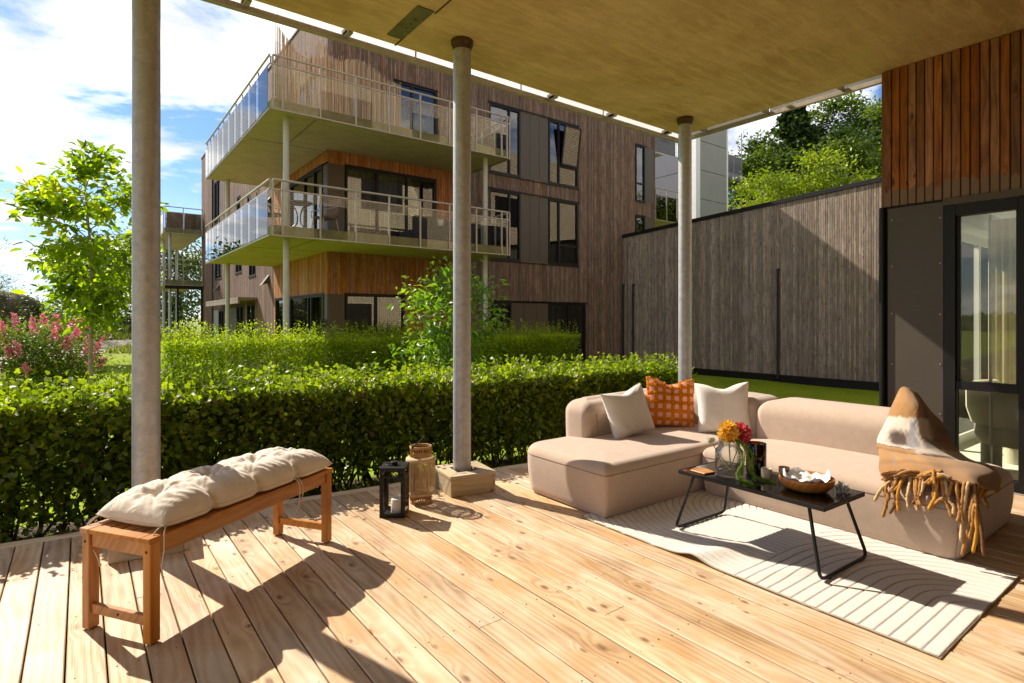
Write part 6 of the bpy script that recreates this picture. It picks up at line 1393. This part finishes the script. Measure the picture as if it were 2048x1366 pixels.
for i in range(NS + 1):
    row = []
    for j in range(NT + 1):
        s_ = i / NS; t_ = j / NT; p = crs([crs(r_, t_) for r_ in ctrl], s_)
        fold = .016 * math.sin(t_ * 11 + s_ * 3) * smooth(.05, .4, s_) + .007 * math.sin(t_ * 27 - s_ * 9) * smooth(.3, .8, s_) + .016 * math.exp(-((s_ - .535 - .04 * t_) / .018) ** 2) - .018 * math.exp(-((s_ - .575 - .04 * t_) / .02) ** 2) + .0025 * float(wob(s_ * 20, t_ * 20))
        row.append(tuple(p + Vector((-.85, .1, .3)) * fold)); cols_.append(plaid(s_, t_))
    grid_.append(row)
bl = thing('throw_blanket', 'plaid wool throw with fringe draped over the right end of the sofa', 'blanket', (0, 0, 0))
m = Mat('plaid_wool'); fz = m.noise(m.obj(), 420, 2); nz = m.noise(m.obj(), 90, 4, .7); cc = m.n('ShaderNodeAttribute', attribute_name='weave').outputs['Color']
c_ = m.mix(m.rng(fz, .35, .65, 0, .35), cc, m.mix(1.0, cc, (.6, .55, .5), 'MULTIPLY'))
M['plaid'] = m.done(m.bsdf(c_, .97, .1, 0, m.bump(m.math('ADD', fz, nz), .9, .006), Sheen_Weight=.3))
mb = MB(); mb.grid(grid_); me = mb.mesh('cloth', M['plaid'], smooth=True)
ca_ = me.attributes.new('weave', 'FLOAT_COLOR', 'POINT'); ca_.data.foreach_set('color', np.concatenate([np.array(cols_), np.ones((len(cols_), 1))], 1).astype(np.float32).ravel()); cloth = inst('cloth', me, bl)
sm = cloth.modifiers.new('thick', 'SOLIDIFY'); sm.thickness = .014; sm.offset = -1
# woolly fuzz standing off the cloth, coloured like the weave under it
g = np.random.default_rng(8); GA = np.array(grid_); CA = np.array(cols_).reshape(NS + 1, NT + 1, 3); nf = 26000
ii = g.integers(0, NS, nf); jj = g.integers(0, NT, nf); fx = g.random(nf)[:, None]; fy = g.random(nf)[:, None]
Pf = GA[ii, jj] + (GA[ii + 1, jj] - GA[ii, jj]) * fx + (GA[ii, jj + 1] - GA[ii, jj]) * fy; Nf = unit(np.cross(GA[ii + 1, jj] - GA[ii, jj], GA[ii, jj + 1] - GA[ii, jj])); Nf *= np.sign((Nf * np.array([-.7, -.3, .6])).sum(1, keepdims=True))
me = leaf_mesh('wool_fuzz', Pf, .0065 * (.4 + g.random(nf)), M['plaid'], T_NEEDLE, (0, 0, 1), .0, Nf, 1.2, None, 4)
ca_ = me.attributes.new('weave', 'FLOAT_COLOR', 'POINT'); cf = np.repeat(CA[ii, jj] * 1.1, 4, 0); ca_.data.foreach_set('color', np.concatenate([cf, np.ones((len(cf), 1))], 1).astype(np.float32).ravel()); inst('wool_fuzz', me, bl)['kind'] = 'stuff'
mt_f = [plain('fringe_camel', (.36, .18, .06), .95, .1, 0, .3, 60, .6, 200), plain('fringe_brown', (.17, .085, .04), .95, .1, 0, .3, 60, .6, 200), plain('fringe_pale', (.52, .36, .20), .95, .1, 0, .3, 60, .6, 200), plain('fringe_ochre', (.52, .25, .035), .95, .1, 0, .3, 60, .6, 200)]
def tassel(q, r0, mt, k):
    Q = []
    for i in range(len(q) - 1):
        p0 = q[max(i - 1, 0)]; p1 = q[i]; p2 = q[i + 1]; p3 = q[min(i + 2, len(q) - 1)]
        for kk in range(5): t = kk / 5; Q.append(.5 * ((2 * p1) + (-p0 + p2) * t + (2 * p0 - 5 * p1 + 4 * p2 - p3) * t * t + (-p0 + 3 * p1 - 3 * p2 + p3) * t ** 3))
    Q.append(q[-1]); rr2 = [r0 * (1 + .16 * math.sin(i * 2.1 + k)) * (.6 if i == len(Q) - 1 else 1) for i in range(len(Q))]
    mb = MB(); mb.tube([tuple(v) for v in Q], rr2, 8)
    for v in Q:       # frayed strands standing off the twisted fringe
        for kk in range(7):
            d = Vector((g.normal(), g.normal(), g.normal())).normalized(); w_ = Vector((g.normal(), g.normal(), g.normal())).normalized() * .0009; e = v + d * (r0 + .003 + .004 * g.random()) + Vector((0, 0, -.002)); mb.add([tuple(v + d * r0 * .6 - w_), tuple(v + d * r0 * .6 + w_), tuple(e)], [(0, 1, 2)])
    mb.build('tassel', mt, bl, smooth=True)
hem = [Vector(p) for p in grid_[NS]]
for k in range(27):
    f = (k + .5 * g.random()) / 27; p = hem[int(f * NT)]; L = .085 + .06 * g.random() + (.10 if k in (0, 1, 3) else 0) + (.13 if .74 < f < .92 else 0); tg = g.normal() * 1.1 + .3; L *= .7 + .5 * g.random()
    q = [p + Vector((.015, 0, .006)), p + Vector((-.006, 0, .0))]
    if f < .93:
        xf = 3.958 - .004 * g.random(); z_t = min(p.z, .40)
        q += [Vector((min(xf, p.x - .012) , p.y + tg * .010, z_t - .025)), Vector((xf - .008 + .004 * g.random(), p.y + tg * .022 + g.normal() * .008, z_t - L * .55)), Vector((xf - .012 - .012 * g.random(), p.y + tg * .026 + g.normal() * .014, z_t - L))]
    else: q += [Vector((p.x - .01, 1.03, p.z - .035)), Vector((p.x - .02, 1.015, p.z - .07)), Vector((p.x - .03, 1.01, p.z - .10))]
    tassel(q, .0096, mt_f[[0, 0, 2, 1, 0, 3, 0, 2, 0][k % 9]], k)
for k in range(24):     # crossed, knotted fringe heaped along the left part of the hem
    f = .08 + .5 * g.random(); p = hem[int(f * NT)] + Vector((-.012 - .02 * g.random(), 0, .012 + .02 * g.random())); a = g.normal() * .8 + 1.2; ln_ = .05 + .035 * g.random(); d = Vector((-.25 * math.cos(a), math.sin(a) * .9, -.35 * abs(math.cos(a))))
    q = [p - d * ln_ + Vector((.0, 0, -.006)), p + Vector((-.008, 0, .006)), p + d * ln_ * .6 + Vector((-.008, 0, 0)), p + d * ln_ * 1.3 + Vector((-.006, 0, -.02))]
    tassel(q, .0088, mt_f[[0, 1, 2, 0, 3, 0, 1][k % 7]], k)

# armchair in the room ---------------------------------------------------
ac = thing('armchair', 'cream boucle tub armchair seen through the glass door', 'armchair', (7.02, 1.33, 0), R(-10))
m = Mat('boucle'); vb = m.noise(m.obj(), 170, 3); M['boucle'] = m.done(m.bsdf(m.mix(vb, (.55, .51, .40), (.78, .73, .60)), .95, .15, 0, m.bump(vb, .9, .01)))
rows = []
for i in range(25):
    a = -2.1 + 4.2 * i / 24
    rows.append([((.34 + .05 * math.sin(s * 2) + o_[0]) * math.cos(a + PI / 2 * 2), (.36 + .03 * s + o_[0]) * math.sin(a), .42 + o_[1] + s * 0) for s, o_ in ((0, (0.07, 0)), (.2, (.10, .14)), (.5, (.09, .30)), (.8, (.05, .375)), (1, (0, .39)), (1, (-.05, .375)), (.8, (-.075, .28)), (.5, (-.07, .12)), (.2, (-.06, 0)))])
mb = MB(); mb.grid(rows); mb.build('backrest', M['boucle'], ac, smooth=True)
upholstered('seat', ac, (-.36, .36, -.33, .33), (.2, .2, .2, .2), .46, .08, .03, .02, None, M['boucle'], .24)
for sx in (-1, 1):
    for sy in (-1, 1):
        mb = MB(); mb.lathe([(0, 0), (.075, 0), (.08, .02), (.08, .30), (0, .30)], 20, (sx * .22, sy * .20, 0)); mb.build('leg', M['boucle'], ac, smooth='auto')

# ================================================================== THINGS ON THE NEIGHBOUR'S BALCONIES
ZL = 3.36 + .24; ZU = 6.27 + .24
bt = thing('bistro_table', 'round bistro table with scrolled metal legs on the lower corner balcony', 'table', (4.35, 14.6, ZL))
mb = MB(); mb.lathe([(0, .71), (.33, .71), (.335, .73), (0, .735)], 24); mb.build('table_top', M['black'], bt, smooth='auto')
for k in range(4):
    a = k * PI / 2 + .4; mb = MB(); mb.tube([(math.cos(a) * r_, math.sin(a) * r_, z_) for r_, z_ in ((.30, 0), (.20, .10), (.06, .22), (.045, .40), (.10, .55), (.24, .68), (.30, .70))], .013, 6); mb.build('leg', M['black'], bt, smooth='auto')
def balcony_chair(label, loc, rz, group):
    t = thing('garden_chair', label, 'chair', loc, rz, group); wick = M['wicker']
    mb = MB(); mb.box(-.22, .22, -.22, .22, .42, .47); mb.build('seat', wick, t, bevel=.01)
    rows = [[(u * (.22 + .04 * s), .20 + .10 * s + .04 * (1 - (u) ** 2), .47 + .48 * s) for u in np.linspace(-1, 1, 9)] for s in np.linspace(0, 1, 6)]
    mb = MB(); mb.grid(rows); o = mb.build('backrest', wick, t, smooth=True); o.modifiers.new('t', 'SOLIDIFY').thickness = .025
    for sx in (-1, 1):
        mb = MB(); mb.tube([(sx * .20, -.20, .42), (sx * .23, -.26, 0)], .014, 6); mb.build('leg', M['rail'], t); mb = MB(); mb.tube([(sx * .20, .20, .42), (sx * .23, .30, 0)], .014, 6); mb.build('leg', M['rail'], t)
        mb = MB(); mb.tube([(sx * .25, -.22, .44), (sx * .27, -.22, .62), (sx * .27, .0, .67), (sx * .26, .28, .80)], .014, 6); mb.build('armrest', M['rail'], t, smooth=True)
M['wicker'] = plain('brown_wicker', (.16, .09, .05), .7, .3, 0, .3, 60, .6, 90)
balcony_chair('brown wicker chair right of the bistro table on the lower corner balcony', (5.05, 14.75, ZL), R(-70), 'wicker chairs on the corner balcony')
balcony_chair('brown wicker chair left of the bistro table at the balcony corner', (3.85, 15.1, ZL), R(60), 'wicker chairs on the corner balcony')
sf = thing('outdoor_sofa', 'dark outdoor lounge sofa on the lower balcony beside the orange wall', 'sofa', (8.55, 15.2, ZL)); M['darkfab'] = plain('charcoal_cushion', (.025, .022, .022), .8, .3)
upholstered('seat', sf, (-1.0, 1.2, -.4, .4), (.08, .08, .08, .08), .42, .06, .02, .01, None, M['darkfab'])
upholstered('backrest', sf, (-1.0, 1.2, -.62, -.42), (.08, .08, .08, .08), .78, .06, .02, .01, None, M['darkfab'])
for lab, x_, y_ in (('white plant pot hung inside the lower balcony railing', 8.05, 13.98),):
    t = thing('plant_pot', lab, 'pot', (x_, y_, ZL + .45)); mb = MB(); mb.lathe([(0, 0), (.07, 0), (.09, .16), (.085, .16), (.06, .02), (0, .02)], 20); mb.build('pot_body', M['white'], t, smooth='auto')
fr2 = thing('folded_drying_rack', 'folding drying rack on the upper balcony near its right end', 'drying rack', (9.3, 14.9, ZU))
for dx_ in (0, .5):
    mb = MB(); mb.tube([(dx_, -.3, 0), (dx_, .3, .9)], .012, 6); mb.tube([(dx_, .3, 0), (dx_, -.3, .9)], .012, 6); mb.build('leg', M['rail'], fr2)
for k in range(6):
    mb = MB(); mb.tube([(0, -.3 + k * .12, .9), (.5, -.3 + k * .12, .9)], .008, 5); mb.build('rod', M['rail'], fr2)
# reed screens
def reed(label, a, b, z0, zf, n, seed, tilt=0.0):
    g = np.random.default_rng(seed); root = thing('reed_screen', label, 'screen', (a[0], a[1], z0), 0, None); mb = MB(); va_ = Vector((b[0] - a[0], b[1] - a[1], 0)); L = va_.length
    nr = Vector((-va_.y, va_.x, 0)).normalized()
    for i in range(n):
        f = (i + g.random() * .6) / n; p = va_ * f; h = zf(f) - z0 + g.normal() * .05; w_ = g.normal() * .014; mb.cur = g.random()
        mb.bar((p.x, p.y, 0), (p.x + g.normal() * .02, p.y + w_ + tilt, h), .011, .006)
    o = mb.build('reeds', M['reed'], root); o['kind'] = 'stuff'
    for k in range(4):
        z_ = .25 + k * .38; mb = MB(); mb.tube([(0, 0, z_), (va_.x * .5, va_.y * .5, z_ - .02), (va_.x, va_.y, z_)], .004, 4); mb.build('wire', M['rail'], root)
m = Mat('dry_reed'); r_ = m.rnd(); M['reed'] = m.done(m.bsdf(m.ramp(r_, [(0, (.30, .19, .11)), (.5, (.50, .36, .22)), (1, (.66, .52, .36))]), .8, .2))
reed('tall narrow strip of reed screen at the outer corner of the upper balcony', (3.62, 13.98), (4.02, 14.05), ZU, lambda f: 8.35 - f * .35, 46, 1)
reed('sagging middle length of reed screen on the upper balcony', (4.0, 14.1), (5.3, 14.9), ZU, lambda f: 8.02 - .30 * math.sin(f * 5) * .5 + .15 * f, 130, 2)
reed('wide ragged reed screen on the upper balcony in front of the timber corner', (5.0, 15.2), (7.45, 15.25), ZU, lambda f: 8.62 - .28 * f - .12 * math.sin(f * 9) + .22 * (f < .12), 250, 3)
# storage boxes on the far upper balcony
for i, x_ in enumerate((3.85, 4.75)):
    t = thing('storage_box', ['dark timber box on the far upper balcony, left one', 'dark timber box on the far upper balcony, right one'][i], 'box', (x_, 37.3, 6.57), 0, 'boxes on the far upper balcony'); mb = MB()
    for k in range(7): mb.box(k * .12, k * .12 + .11, 0, .5, 0, .95)
    mb.build('box_boards', M['brown'], t)
# plants in balcony boxes on the side balcony
g = np.random.default_rng(44); t = thing('balcony_plants', 'leafy plants crowding the side balcony at the end of the timber building', 'plants', (20.3, 17.1, 6.26)); n = 2500
P = np.stack([g.random(n) * 1.9, g.normal(size=n) * .12, np.abs(g.normal(size=n)) * .28 + .05], 1); o = inst('foliage', leaf_mesh('foliage', P, .12, M['treeleaf'], T_LEAF, (0, 0, 1), .4), t); o['kind'] = 'stuff'
